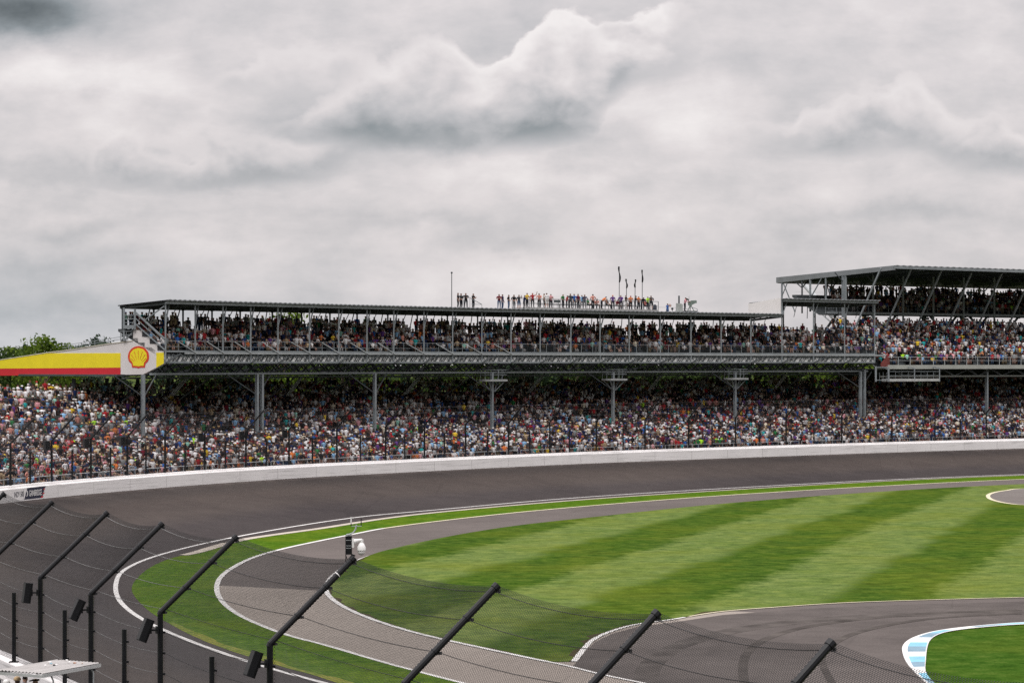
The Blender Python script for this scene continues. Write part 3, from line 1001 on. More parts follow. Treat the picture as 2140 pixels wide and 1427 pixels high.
mb.box((a[0], D0, a[2]), (0.065, 0.12, 0.24))
mb.tube([cpt(740, 1131), cpt(750, 1128.5), cpt(756.5, 1128)], [0.075, 0.045, 0.04], 10)
mb.tube([cpt(756, 1126.5), cpt(756, 1136)], 0.045, 12)
mb.build('mounting_arm', WHITE, sv)
mb = MB()
c = cpt(755.5, 1149)
k = D0 / F
mb.lathe([(0.2 * k, 15.5 * k), (4 * k, 15 * k), (6 * k, 12 * k), (8.6 * k, 7 * k), (9 * k, 0.5 * k), (9 * k, -0.5 * k), (8.4 * k, -1.2 * k)], c, 20)
mb.build('housing', WHITE, sv, smooth=True)
mb = MB()
mb.lathe([(7.6 * k, -1.2 * k), (7.7 * k, -4 * k), (7 * k, -7 * k), (5 * k, -9.4 * k), (2.4 * k, -10.6 * k), (0.1 * k, -11 * k)], c, 20)
mb.build('dome', simple('milky_dome', (0.62, 0.61, 0.60), 0.2, 0, 0.05), sv, smooth=True)
mb = MB()
mb.tube([cpt(724, 1117), cpt(731, 1116), cpt(738, 1113), cpt(743, 1106), cpt(745, 1096)], 0.022, 8)
mb.beam(cpt(734, 1099), cpt(756, 1099), 0.018); mb.beam(cpt(722, 1117.5), cpt(734, 1117.5), 0.03)
mb.build('mast_pipe', STEEL_L, sv)
mb = MB(); mb.tube([cpt(733.7, 1093), cpt(733.7, 1080)], 0.018, 8); mb.build('white_antenna', WHITE, sv)
mb = MB(); mb.tube([cpt(754.8, 1098), cpt(754.8, 1083)], 0.012, 8); mb.tube([cpt(733.8, 1099), cpt(733.8, 1093)], .014, 6); mb.build('black_antenna', BLACK, sv)
mb = MB(); d = bends[i][2] - bends[i][1]; u = d / np.linalg.norm(d)
q = bends[i][2] - d * 0.20
mb.tube([q - u * .012, q + u * .012], 0.092, 12); mb.build('cable_tie', WHITE, sv)

# ------------------------------------------------------------------ stands: frame of reference
DECK_S = 12.0
lA = find_l(345, DECK_S)            # corner where the upper deck begins
lC = find_l(1635, DECK_S)           # roof steps up here
lB = find_l(1828, DECK_S)           # end of the slim upper deck
lE = find_l(1850, DECK_S)           # big stand begins
lZ = W.L - 60
LF = L_FAR0 - 38
def low_z(s):
    return np.interp(s, [2.2, 12.4, 24.6], [2.95, 5.1, 10.45])
Z_FLOOR, Z_CHORD, Z_RAIL = 14.50, 13.5, 15.55
UP_S0, UP_N, UP_D, UP_H = 12.9, 6, 0.8, 0.455
STAND_LABEL = 'grandstand with a slim roofed upper deck on steel columns, packed with spectators'
E0 = W3(lA, DECK_S, 0)
gs = thing('grandstand', STAND_LABEL, 'grandstand', (*E0[:2], 2.9))

# lower terrace, stepped
prof = []
s = 2.0
prof.append((1.6, 2.2)); prof.append((1.6, float(low_z(2.2)) + 0.0))
s_rows = np.arange(2.4, 24.4, 0.82)
for s in s_rows:
    z = float(low_z(s))
    prof.append((s, prof[-1][1])); prof.append((s, z))
prof.append((25.2, prof[-1][1])); prof.append((25.2, 1.0)); prof.append((1.6, 1.0))
sweep('terrace', prof[:-2], LF, lZ, 3.0, CONC_D, gs, caps=False)
# benches along each row
mb = MB()
for s in s_rows[1:]:
    z = float(low_z(s)) + 0.40
    ls = np.linspace(LF, lZ, 110)
    rows = [[W3(l, s + 0.42, z), W3(l, s + 0.66, z)] for l in ls]
    mb.grid(rows)
mb.build('bench_board', ALU, gs, fix=False).data.flip_normals()

# front and middle handrails of the lower terrace
def rail(name, s, zf, l0, l1, hgt, post_step, parent, mat=STEEL_L, mids=(0.5,), r=0.028, gaps=None, pr=None):
    mb = MB()
    l = l0
    while l < l1 - 0.01:
        le = min(l + (gaps[0] if gaps else l1 - l0), l1)
        n = max(2, int((le - l) / 2.5) + 1)
        ls = np.linspace(l, le, n)
        for hh in (1.0,) + tuple(mids):
            wire_strip(mb, [W3(q, s, zf(q) + hgt * hh) for q in ls], r * (1.0 if hh == 1.0 else 0.8))
        for q in np.linspace(l, le, max(2, int(round((le - l) / post_step)) + 1)):
            mb.beam(W3(q, s, zf(q)), W3(q, s, zf(q) + hgt), (pr or r) * 1.7)
        l = le + (gaps[1] if gaps else 1)
    return mb.build(name, mat, parent, fix=False)
zf0 = float(low_z(2.4))
rail('front_rail', 2.15, lambda l: zf0, LF, lZ, 1.0, 1.9, gs, gaps=(7.4, 0.5))
zm = float(low_z(11.6))
for (a, b_) in ((395, 445), (556, 645), (1270, 1350), (1745, 1810), (1955, 2085)):
    rail('aisle_rail', 11.2, lambda l: zm, find_l(a, 11.2), find_l(b_, 11.2), 1.15, 2.4, gs, STEEL_D, r=0.03)

# upper deck floor
prof = [(DECK_S, Z_FLOOR - 0.06), (DECK_S, Z_FLOOR)]
for k in range(UP_N):
    s = UP_S0 + k * UP_D
    prof += [(s, Z_FLOOR + k * UP_H), (s, Z_FLOOR + (k + 1) * UP_H - (UP_H if k == 0 else 0))] if k == 0 else [(s, Z_FLOOR + (k - 1) * UP_H), (s, Z_FLOOR + k * UP_H)]
sb = UP_S0 + UP_N * UP_D
prof += [(sb + .1, Z_FLOOR + (UP_N - 1) * UP_H), (sb + .1, Z_FLOOR + (UP_N - 1) * UP_H - .25), (UP_S0 + .2, Z_FLOOR - .28), (DECK_S, Z_FLOOR - .20)]
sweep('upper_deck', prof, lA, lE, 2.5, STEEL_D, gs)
mb = MB()
for k in range(1, UP_N):
    z = Z_FLOOR + k * UP_H + 0.42; s = UP_S0 + k * UP_D
    ls = np.linspace(lA + .3, lE - .3, 70)
    mb.grid([[W3(l, s + .40, z), W3(l, s + .66, z)] for l in ls])
mb.build('bench_board', ALU, gs, fix=False)
# fascia beams: bright upper chord, lower chord, pale risers seen between them
sweep('deck_edge_beam', [(11.86, 14.32), (11.86, 14.46), (12.0, 14.46), (12.0, 14.32)], find_l(385, DECK_S), lE, 2.5, STEEL_L, gs)
sweep('lower_chord', [(11.93, 13.42), (11.93, 13.58), (12.1, 13.58), (12.1, 13.42)], lA, lB, 2.5, STEEL, gs)
sweep('lower_chord_flange', [(11.88, 13.37), (11.88, 13.41), (12.3, 13.41), (12.3, 13.37)], lA, lB, 2.5, STEEL_D, gs)
sweep('riser_panel', [(12.02, 13.585), (12.12, 14.02)], lA, lB, 2.5, PANEL, gs, caps=False)
sweep('riser_panel', [(12.123, 14.03), (12.16, 14.31)], lA, lB, 2.5, STEEL, gs, caps=False)
posts_px = [346, 408, 466, 524, 581, 647, 708, 767, 823, 886, 946, 1007, 1068, 1129, 1193, 1254, 1315, 1380, 1444, 1507, 1569, 1634, 1700, 1765, 1828]
lp_ = [find_l(x, 11.95) for x in posts_px]
def roof_z(l, s):
    """Roof height; the last bays carry a higher piece of roof."""
    return (21.50 if l > lC - 0.2 else 19.55) - (s - 12.0) * 0.075
mbw = MB()
for a, b_ in zip(lp_[:-1], lp_[1:]):
    n = 4
    ls = np.linspace(a, b_, n + 1)
    for k in range(n):      # zig-zag web in the fascia truss
        q = (ls[k] + ls[k + 1]) / 2
        mbw.beam(W3(ls[k], 11.93, 14.30), W3(q, 11.93, 13.60), 0.06); mbw.beam(W3(q, 11.93, 13.60), W3(ls[k + 1], 11.93, 14.30), 0.06)
    for q in np.linspace(a, b_, 8)[:-1]:   # slanting stringers in front of the pale risers
        d = (b_ - a) / 7
        mbw.beam(W3(q + d * 0.9, 11.99, 14.30), W3(q - d * 0.2, 11.96, 13.60), 0.07)
    # heavy raking strut per bay
    mbw.beam(W3(a, 11.90, 13.46), W3(a + (b_ - a) * .5, 11.90, 14.34), 0.13, 0.09)
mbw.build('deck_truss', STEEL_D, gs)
# deep cross-braced floor truss below the deck
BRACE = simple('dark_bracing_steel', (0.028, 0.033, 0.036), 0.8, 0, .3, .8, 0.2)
for s_t, ztop, zbot, pitch, mat, w in ((13.4, 13.34, 12.38, 1.35, BRACE, 0.085), (15.6, 13.6, 12.3, 1.6, BRACE, 0.10), (18.4, 13.8, 12.3, 1.9, BRACE, 0.11)):
    mb = MB()
    l = lA + 0.5
    while l < lB - 1:
        e = l + pitch
        mb.beam(W3(l, s_t, zbot), W3(e, s_t, ztop), w); mb.beam(W3(l, s_t, ztop), W3(e, s_t, zbot), w)
        l = e
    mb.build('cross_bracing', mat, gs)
sweep('floor_beam', [(13.2, 12.26), (13.2, 12.46), (13.5, 12.46), (13.5, 12.26)], lA - .5, lB, 2.5, STEEL, gs)
sweep('floor_beam', [(16.6, 11.86), (16.6, 12.04), (16.9, 12.04), (16.9, 11.86)], lA - .5, lE, 2.5, STEEL_D, gs)
sweep('concourse_slab', [(17.0, 12.14), (17.0, 12.32), (29.5, 12.32), (29.5, 12.14)], lA - 1, lE, 3, STEEL_D, gs)
# rakers under the seats and back columns, one pair per bay
mb = MB()
for l in [lp_[0] + .7] + lp_[1:]:
    mb.beam(W3(l, 12.3, 13.42), W3(l, 18.0, 15.6), 0.22, 0.35)
    mb.beam(W3(l, 12.4, 13.35), W3(l, 19.5, 12.2), 0.16, 0.22)
    mb.beam(W3(l, 14.6, 12.3), W3(l, 13.3, 13.4), 0.10)
    mb.beam(W3(l + 1.2, 19.2, 9.6), W3(l + 4.2, 17.5, 12.1), 0.12)
mb.build('raker', STEEL_D, gs)
for l in lp_[::1]:
    mb = MB(); mb.beam(W3(l, 23.4, 8.0), W3(l, 23.4, 11.9), 0.34); mb.build('rear_column', STEEL_D, gs)
for k, l in enumerate(lp_):
    if k % 4 == 2:
        mb = MB()
        for j in range(3):
            mb.beam(W3(l + 1.4 + j * .25, 20.8, 9.9), W3(l + 3.6 + j * .25, 20.8, 11.9), 0.08)
        for j in range(6):
            mb.beam(W3(l + 1.4 + j * .36, 20.8, 9.95 + j * .33), W3(l + 2.0 + j * .36, 20.8, 9.95 + j * .33), 0.06, .04)
        mb.build('stair_flight', STEEL_L, gs)

# roof of the slim deck, in two heights
def roof(name, l0, l1, s0, s1, zf, parent, thick=0.10):
    n = max(2, int((l1 - l0) / 0.35))
    rows = []
    for i, l in enumerate(np.linspace(l0, l1, n)):
        w = 0.035 * (1 if i % 2 else -1)
        rows.append([W3(l, s0, zf(l, s0) - thick + w), W3(l, s0, zf(l, s0) + w), W3(l, s1, zf(l, s1) + w), W3(l, s1, zf(l, s1) - thick + w), W3(l, s0, zf(l, s0) - thick + w)])
    mb = MB(); mb.grid(rows)
    return mb.build(name, ROOF, parent)
RS1 = 17.6
for (l0, l1) in ((lA - 0.25, lC - 0.25), (lC - 0.15, lB + 0.5)):
    zf = lambda l, s, c=(l0 > lC - 1): (21.50 if c else 19.55) - (s - 12.0) * 0.075
    roof('roof', l0, l1, 11.45, RS1, zf, gs)
    zt = zf(l0, 12.0)
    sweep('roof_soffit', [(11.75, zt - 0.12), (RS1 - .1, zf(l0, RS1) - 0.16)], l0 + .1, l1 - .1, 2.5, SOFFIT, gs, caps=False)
    sweep('eaves_beam', [(11.7, zt - 0.38), (11.7, zt - 0.11), (11.88, zt - 0.11), (11.88, zt - 0.38)], l0 + .1, l1 - .1, 2.5, STEEL, gs)
    sweep('rear_beam', [(17.3, zt - 0.80), (17.3, zt - 0.52), (17.45, zt - 0.52), (17.45, zt - 0.80)], l0 + .1, l1 - .1, 2.5, STEEL_D, gs)
    mb = MB()
    for l in [q for q in lp_ if l0 - .5 <= q <= l1 + .5]:
        mb.beam(W3(l, 11.8, zt - 0.30), W3(l, RS1 - .2, zf(l, RS1) - 0.30), 0.12, 0.26)
    for sp in np.arange(12.8, RS1, 1.15):
        wire_strip(mb, [W3(q, sp, zf(q, sp) - 0.16) for q in np.linspace(l0 + .3, l1 - .3, 40)], 0.07)
    mb.build('roof_joist', STEEL_D, gs)
for k, l in enumerate(lp_):
    hi = l > lC - 0.4
    zt = (21.50 if hi else 19.55)
    mb = MB(); mb.beam(W3(l, 11.95, 13.5), W3(l, 11.95, zt - 0.15), 0.14); mb.build('roof_post', STEEL, gs)
    mb = MB(); mb.beam(W3(l, 17.25, Z_FLOOR + 1.5), W3(l, 17.25, zt - 0.5), 0.17); mb.build('rear_roof_post', STEEL_D, gs)
for k, l in enumerate(lp_):
    hi = l > lC - 0.4
    zt = (21.50 if hi else 19.55)
    if k < len(lp_) - 1:
        d = lp_[k + 1] - l
        mb = MB(); mb.beam(W3(l, 11.95, zt - 2.35), W3(l + d * .24, 12.35, zt - 0.18), 0.11); mb.build('knee_brace', STEEL, gs)
        mb = MB(); mb.beam(W3(l + d * .75, 17.25, zt - 2.3), W3(l + d * .4, 15.2, zt - .35), 0.09); mb.build('rear_brace', STEEL_D, gs)
        mb = MB(); mb.beam(W3(l + d * .62, 12.6, zt - .3), W3(l + d, 15.4, zt - 2.2), 0.06); mb.build('cross_brace', STEEL_D, gs)
# guard rail: plain bars, then balustrade with close bars further along
lM = lp_[12]
rail('guard_rail', 11.98, lambda l: Z_FLOOR, lA, lM, 1.08, 1.85, gs, STEEL, mids=(0.48, 0.06), r=0.03)
rail('guard_rail', 11.98, lambda l: Z_FLOOR, lM, lB + .3, 1.08, 1.85, gs, STEEL, mids=(0.06,), r=0.03)
mb = MB()
for l in np.arange(lM, lB, 0.16):
    mb.beam(W3(l, 11.98, Z_FLOOR + .05), W3(l, 11.98, Z_FLOOR + 1.05), 0.018)
mb.build('baluster', STEEL_D, gs, fix=False)
for k, l in enumerate(lp_[:12]):
    d = lp_[k + 1] - l
    mb = MB(); mb.beam(W3(l + d * .42, 11.96, Z_RAIL), W3(l + d, 11.80, 14.42), 0.075); mb.build('rail_strut', STEEL_L, gs)
sweep('kick_plate', [(11.93, Z_FLOOR - .02), (11.93, Z_FLOOR + .16), (11.965, Z_FLOOR + .16), (11.965, Z_FLOOR - .02)], lA, lB, 2.5, STEEL, gs)

# columns carrying the deck
COLS = simple('column_steel', (0.21, 0.235, 0.25), 0.5, 0.0, 0.22, 0.8)
colx = [(299, 1), (537, 2), (783, 1), (1028, 1), (1281, 1), (1536, 1), (1798, 2), (1806, 0), (2062, 1)]
def column(l, s, zt, w, parent, mat=STEEL):
    zb = float(low_z(s)) - .1
    mb = MB()
    n = np.array((*W.nrm(l), 0)); t = np.array((*W.tan(l), 0))
    mb.beam(W3(l, s, zb), W3(l, s, zt), w * .35, w * .98, up=(*n[:2], 0))
    for sg in (-1, 1):
        mb.beam(W3(l, s + sg * w / 2, zb), W3(l, s + sg * w / 2, zt), w, 0.05, up=(*n[:2], 0))
    return mb.build('column', mat, parent)
for x, kind in colx[:7]:
    l = find_l(x, 12.6)
    column(l, 12.6, 12.3, 0.27, gs, COLS)
    if kind == 2: column(l + 0.8, 12.7, 12.3, 0.27, gs, COLS)
    mb = MB()
    mb.beam(W3(l - .25, 12.6, 10.3), W3(l - 3.6, 13.2, 12.3), 0.09); mb.beam(W3(l + .25, 12.6, 10.3), W3(l + 2.6, 13.2, 12.3), 0.09)
    mb.build('column_brace', STEEL_D, gs)
for x in (1030, 1283, 1537):
    l = find_l(x, 12.5)
    zb_ = 11.35
    mb = MB()
    pl = [W3(l - 1.35, 11.6, zb_), W3(l + 1.35, 11.6, zb_), W3(l + 1.35, 13.2, zb_), W3(l - 1.35, 13.2, zb_)]
    mb.prism(pl, (0, 0, 0.22))
    pf = mb.build('camera_platform', simple('platform_grey', (.30, .31, .31), .7), gs)
    mb = MB()
    for a, b_ in ((W3(l - 1.3, 11.65, 0), W3(l + 1.3, 11.65, 0)), (W3(l - 1.3, 11.65, 0), W3(l - 1.3, 13.1, 0)), (W3(l + 1.3, 11.65, 0), W3(l + 1.3, 13.1, 0))):
        for hh in (0.55, 1.1):
            mb.beam(a + (0, 0, zb_ + .2 + hh), b_ + (0, 0, zb_ + .2 + hh), 0.045)
        for t in np.linspace(0, 1, 3):
            p = a + (b_ - a) * t
            mb.beam(p + (0, 0, zb_ + .2), p + (0, 0, zb_ + 1.3), 0.045)
    mb.build('platform_rail', STEEL, pf)
    mb = MB()
    for sg in (-1, 1):
        mb.beam(W3(l + sg * .2, 12.45, 10.2), W3(l + sg * 1.2, 11.9, zb_), 0.10); mb.beam(W3(l + sg * .2, 12.5, 10.2), W3(l + sg * 1.2, 13.0, zb_), 0.10)
    mb.build('platform_brace', STEEL, pf)

# ------------------------------------------------------------------ painted end wall with the emblem
nA = W.nrm(lA); tA = W.tan(lA)
def fac(x, y, out=0.0):
    k = (x - CX) / F
    t = (k * E0[1] - E0[0]) / (nA[0] - k * nA[1])
    d = E0[1] + nA[1] * t
    p = np.array((E0[0] + nA[0] * t, d, H - (y - YH) * d / F))
    return p + np.array((-tA[0], -tA[1], 0)) * out
def fpoly(name, pts, out, mat, thick, parent):
    mb = MB(); mb.prism([fac(x, y, out) for x, y in pts], np.array((tA[0], tA[1], 0)) * thick)
    return mb.build(name, mat, parent)
outline = [(-60, 761), (0, 752), (92, 738), (140, 731.7), (238, 717), (277.8, 712), (277.8, 689.7), (296.7, 689.7), (296.7, 703.7), (312.8, 703.7), (312.8, 718.5), (328.7, 718.5), (328.7, 732.5),
           (342.7, 732.5), (342.7, 759.8), (298.8, 782.4), (252, 783), (-60, 785.5)]
ew = fpoly('end_wall', outline, 0.0, FACADE, 0.35, gs)
fpoly('yellow_band', [(-60, 762.2), (0, 753.2), (92, 739.2), (97, 738.1), (252, 737.8), (252, 768), (-60, 770.5)], 0.03, YELLOW, 0.028, ew)
fpoly('red_band', [(-60, 770.6), (252, 768.1), (252, 782.8), (-60, 785.3)], 0.03, RED, 0.028, ew)
fpoly('yellow_band', [(327, 736.8), (342.5, 736.8), (342.5, 759.5), (327, 768)], 0.03, YELLOW, 0.028, ew)
fpoly('coping', [(-60, 760), (0, 751.1), (92, 737), (140, 730.7), (238, 716), (277.8, 711), (277.8, 712.3), (238, 717.4), (140, 732), (92, 738.4), (0, 752.4), (-60, 761.4)], 0.06, simple('cream_coping', (0.66, 0.62, 0.52), 0.7), 0.10, ew)
# scallop emblem: red surround, yellow shell, radiating ribs
ex, ey = 289.7, 747.5
def shell(scale, grow=0.0, scal=0):
    pts = []
    n = 56
    for i in range(n + 1):
        a = math.radians(-28 + (236) * i / n)
        r = 22.0 * scale + grow
        if scal: r *= 1 - 0.030 * abs(math.sin((i / n) * 7 * math.pi)) ** 0.5 * 0 - 0.035 * (1 - abs(math.sin((i / n) * 7 * math.pi)) ** 0.6)
        pts.append((ex + r * math.cos(a) * 1.0, ey - 2.3 - r * math.sin(a) * 1.0))
    s = scale
    g = grow
    pts += [(ex - 14.6 * s - g * .7, ey + 12.4 * s), (ex - 13.4 * s - g, ey + 20.4 * s + g), (ex - 5.2, ey + 20.4 * s + g), (ex, ey + 21.8 * s + g), (ex + 5.2, ey + 20.4 * s + g), (ex + 13.4 * s + g, ey + 20.4 * s + g), (ex + 14.6 * s + g * .7, ey + 12.4 * s)]
    return pts
em = fpoly('emblem', shell(1.0), 0.03, ORANGER, 0.028, ew)
fpoly('emblem_shell', shell(0.82, 0, 1), 0.05, YELLOW, 0.018, ew)
mb = MB()
for a, r1 in ((-50, 21.5), (-34, 26.0), (-17, 29.0), (0, 30.2), (17, 29.0), (34, 26.0), (50, 21.5)):
    a_ = math.radians(a)
    d = np.array((math.sin(a_), -math.cos(a_))); nn_ = np.array((-d[1], d[0])); pv = np.array((ex, ey + 15.0))
    r0 = 10.5
    mb.prism([fac(*(pv + d * r0 + nn_ * .10), .065), fac(*(pv + d * r1 + nn_ * .45), .065), fac(*(pv + d * r1 - nn_ * .45), .065), fac(*(pv + d * r0 - nn_ * .10), .065)], np.array((tA[0], tA[1], 0)) * .012)
mb.build('emblem_rib', ORANGER, ew)
# ramp rail on top of the end wall, end stair with its sloping rails
mb = MB()
for dy in (-13, -8):
    mb.tube([fac(x, y + dy, -0.9) for x, y in ((118, 735), (140, 731.7), (238, 717), (256, 714))], 0.03, 6)
for x in (131, 158, 186, 214, 243, 255):
    y = 731.7 - (x - 140) * 0.15
    mb.beam(fac(x, y + 1, -0.9), fac(x, y - 13, -0.9), 0.05)
mb.build('ramp_rail', STEEL, ew)
mb = MB()
def eseg(a, b_, w=0.09, out=0.15): mb.beam(fac(*a, out), fac(*b_, out), w)
eseg((284.5, 652), (346, 708), 0.12); eseg((285, 654.5), (346, 711), 0.06); eseg((284, 676), (346, 731), 0.09); eseg((284, 664), (346, 720), 0.06)
eseg((284, 645), (284, 689), 0.18); eseg((261, 643), (261, 712), 0.18)
for y in (659, 666, 674): eseg((261, y), (284, y), 0.06)
eseg((261, 683), (284, 683), 0.34)
for y in (692, 700): eseg((254, y), (278, y), 0.06)
for x in (254, 266): eseg((x, 692), (x, 713), 0.06)
eseg((262, 712), (278, 696), 0.10)
eseg((306, 668), (345, 640), 0.10); eseg((278, 690), (279, 690.2), .1)
mb.build('end_stair_rail', STEEL, ew)
mb = MB()
for x0, y0 in ((297, 703.7), (313, 718.5), (329, 732.5)):
    mb.prism([fac(x0 + .4, y0 - 11, .04), fac(x0 + 15.4, y0 - 11, .04), fac(x0 + 15.4, y0 - .4, .04), fac(x0 + .4, y0 - .4, .04)], np.array((tA[0], tA[1], 0)) * .04)
mb.build('stair_side_panel', simple('dark_step_panel', (0.03, 0.032, 0.036), 0.7), ew)

# pale screen closing the step between the two roof heights
nC = W.nrm(lC)
mb = MB()
a = W3(lC - .3, 12.0, 0); b_ = W3(lC - .3, RS1, 0)
mb.prism([a + (0, 0, 19.56), a + (0, 0, 21.6), b_ + (0, 0, 20.95), b_ + (0, 0, 19.2)], np.array((*W.tan(lC), 0)) * 0.08)
mb.build('roof_screen', simple('pale_screen_sheet', (0.72, 0.69, 0.67), 0.7, 0, 0.05), gs)
# ------------------------------------------------------------------ the larger stand on the right
bs = thing('grandstand', 'larger double tier grandstand under a broad dark sloping roof with raked struts', 'grandstand', (*W.pos(lE, DECK_S), 2.9))
T1_S0, T1_N, T1_D, T1_Z, T1_H = 12.7, 12, 0.80, 13.1, 0.43
T2_S0, T2_N, T2_D, T2_Z, T2_H = 24.8, 7, 0.80, 20.25, 0.40
lEnd = W.L - 70
def tier(name, s0, n, d, z0, h, l0, l1, front):
    prof = [(s0 - front, z0 - 0.35), (s0 - front, z0)]
    for k in range(n):
        s = s0 + k * d
        prof += [(s, prof[-1][1]), (s, z0 + k * h)]
    e = s0 + n * d
    prof += [(e, prof[-1][1]), (e, prof[-1][1] - 0.3), (s0 + .4, z0 - 0.40)]
    sweep(name, prof, l0, l1, 3, STEEL_D, bs)
    mb = MB()
    ls = np.linspace(l0 + .3, l1, 60)
    for k in range(1, n):
        z = z0 + k * h + .42; s = s0 + k * d
        mb.grid([[W3(q, s + .4, z), W3(q, s + .66, z)] for q in ls])
    mb.build('bench_board', ALU, bs, fix=False)
tier('lower_tier', T1_S0, T1_N, T1_D, T1_Z, T1_H, lE - .2, lEnd, 0.75)
l2a = find_l(1692, 27.0); l2c = find_l(1756, 27.0)
tier('upper_tier', T2_S0, T2_N, T2_D, T2_Z, T2_H, l2a, lEnd, 0.8)
sweep('front_beam', [(11.80, 12.62), (11.80, 13.16), (11.95, 13.16), (11.95, 12.62)], lE, lEnd, 2.5, simple('grey_green_concrete', (0.34, 0.35, 0.32), 0.8, 0, 0.15, .5), bs)
rail('guard_rail', 11.9, lambda l: 13.16, lE + .1, lEnd, 1.02, 2.2, bs, STEEL_L, mids=(0.55,), r=0.04)
sweep('tier_beam', [(23.85, 20.0), (23.85, 20.3), (24.0, 20.3), (24.0, 20.0)], l2a, lEnd, 2.5, STEEL, bs)
rail('guard_rail', 23.95, lambda l: 20.3, l2a, lEnd, 0.95, 2.0, bs, STEEL, mids=(0.5,), r=0.03)
mb = MB()
l = lE + 2
while l < lEnd - 2:     # truss under the front beam
    mb.beam(W3(l, 12.6, 12.5), W3(l + 2.4, 12.9, 11.7), 0.12); mb.beam(W3(l + 2.4, 12.9, 11.7), W3(l + 4.8, 12.6, 12.5), 0.12)
    mb.beam(W3(l, 17, 12.9), W3(l + 2.4, 17, 11.6), 0.12); mb.beam(W3(l + 2.4, 17, 11.6), W3(l + 4.8, 17, 12.9), 0.12)
    l += 4.8
mb.build('floor_truss', STEEL_D, bs)
sweep('truss_chord', [(12.8, 11.55), (12.8, 11.75), (13.1, 11.75), (13.1, 11.55)], lE, lEnd, 2.5, simple('dull_beam', (0.20, 0.21, 0.19), 0.7), bs)
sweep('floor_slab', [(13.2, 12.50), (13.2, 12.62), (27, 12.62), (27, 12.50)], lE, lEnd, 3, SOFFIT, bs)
sweep('rear_wall', [(26.5, 9.0), (26.5, 12.5), (26.8, 12.5), (26.8, 9.0)], lE + 6, lEnd, 3, simple('dark_back_wall', (0.05, 0.055, 0.05), 0.9), bs)
# hanging camera balcony in front of the junction
lb0, lb1 = find_l(1851, 11.2), find_l(1957, 11.2)
mb = MB(); mb.prism([W3(lb0, 10.6, 11.02), W3(lb1, 10.6, 11.02), W3(lb1, 11.9, 11.02), W3(lb0, 11.9, 11.02)], (0, 0, 0.34))
hb = mb.build('hanging_balcony', simple('balcony_grey', (.42, .43, .42), .7), bs)
for t in (0, .5, 1):
    l = lb0 + (lb1 - lb0) * t
    mb = MB(); mb.beam(W3(l, 10.65, 10.95), W3(l, 10.65, 12.75), 0.13); mb.beam(W3(l, 10.65, 12.7), W3(l, 11.9, 12.9), 0.12)
    if t == 0: mb.beam(W3(lb0 - .1, 10.6, 11.0), W3(lb0 - .1, 10.6, 12.9), 0.22)
    mb.build('hanger', STEEL, hb)
mb = MB()
mb.beam(W3(find_l(1828, 11.2), 11.0, 11.0), W3(find_l(1828, 11.2), 11.0, 13.0), 0.22)
mb.beam(W3(find_l(1828, 11.2), 11.0, 11.2), W3(lb0, 11.0, 11.2), 0.10); mb.beam(W3(find_l(1828, 11.2), 11.0, 12.85), W3(lb0, 11.0, 12.85), 0.12)
mb.build('access_bay_frame', STEEL, hb)
mb = MB()
for hh in (0.62, 1.15): mb.beam(W3(lb0, 10.62, 11.36 + hh - .2), W3(lb1, 10.62, 11.36 + hh - .2), 0.05)
for l in np.linspace(lb0, lb1, 9): mb.beam(W3(l, 10.62, 11.36), W3(l, 10.62, 12.3), 0.03)
for l in np.linspace(find_l(1828, 11.2), lb0, 4): mb.beam(W3(l, 11.0, 11.2), W3(l, 11.0, 12.2), 0.03)
mb.build('balcony_rail', STEEL, hb)
mb = MB(); mb.prism([W3(lE - 1.0, 11.8, 12.95), W3(lE + .6, 11.8, 12.95), W3(lE + .6, 11.8, 14.05), W3(lE + .1, 11.8, 14.3), W3(lE - 1.0, 11.8, 13.3)], np.array((*W.nrm(lE), 0)) * .06)
mb.build('junction_panel', RUST, bs)
for x in (1806, 2062):
    column(find_l(x, 12.9), 12.9, 12.55, 0.32, bs, COLS)
# broad roof, dropping to the rear, with its bright rear fascia
lR = find_l(1869, 13.6)
def zroof(s): return 26.25 - (s - 13.6) * 0.044
RS = 36.2
rows = []
for i, l in enumerate(np.linspace(lR, lEnd, int((lEnd - lR) / 0.6))):
    w = 0.04 * (1 if i % 2 else -1)
    rows.append([W3(l, 13.6, zroof(13.6) - .12 + w), W3(l, 13.6, zroof(13.6) + w), W3(l, RS, zroof(RS) + w), W3(l, RS, zroof(RS) - .12 + w)])
mb = MB(); mb.grid(rows); mb.build('roof', ROOF, bs)
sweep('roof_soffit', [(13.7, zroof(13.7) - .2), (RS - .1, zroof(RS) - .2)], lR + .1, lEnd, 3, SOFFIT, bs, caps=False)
sweep('eaves_beam', [(13.58, zroof(13.6) - .45), (13.58, zroof(13.6) - .15), (13.75, zroof(13.6) - .15), (13.75, zroof(13.6) - .45)], lR, lEnd, 3, STEEL, bs)
sweep('rear_fascia', [(RS - .3, zroof(RS) - .85), (RS - .3, zroof(RS) - .2), (RS - .1, zroof(RS) - .2), (RS - .1, zroof(RS) - .85)], lR + .1, lEnd, 3, PANEL, bs)
nR = W.nrm(lR)
mb = MB(); mb.prism([W3(lR, 13.6, zroof(13.6) - .05), W3(lR, RS, zroof(RS) - .05), W3(lR, RS, zroof(RS) - .80), W3(lR, 13.6, zroof(13.6) - .62)], np.array((*W.tan(lR), 0)) * .18)
mb.build('gable_beam', simple('gable_sheet', (0.20, 0.215, 0.225), 0.6, 0, .2, .6), bs)
bay = 5.45
struts = [1904, 1968, 2032, 2095, 2158, 2221]
lsx = [find_l(x, 15.2) for x in (1841,) + tuple(struts)]
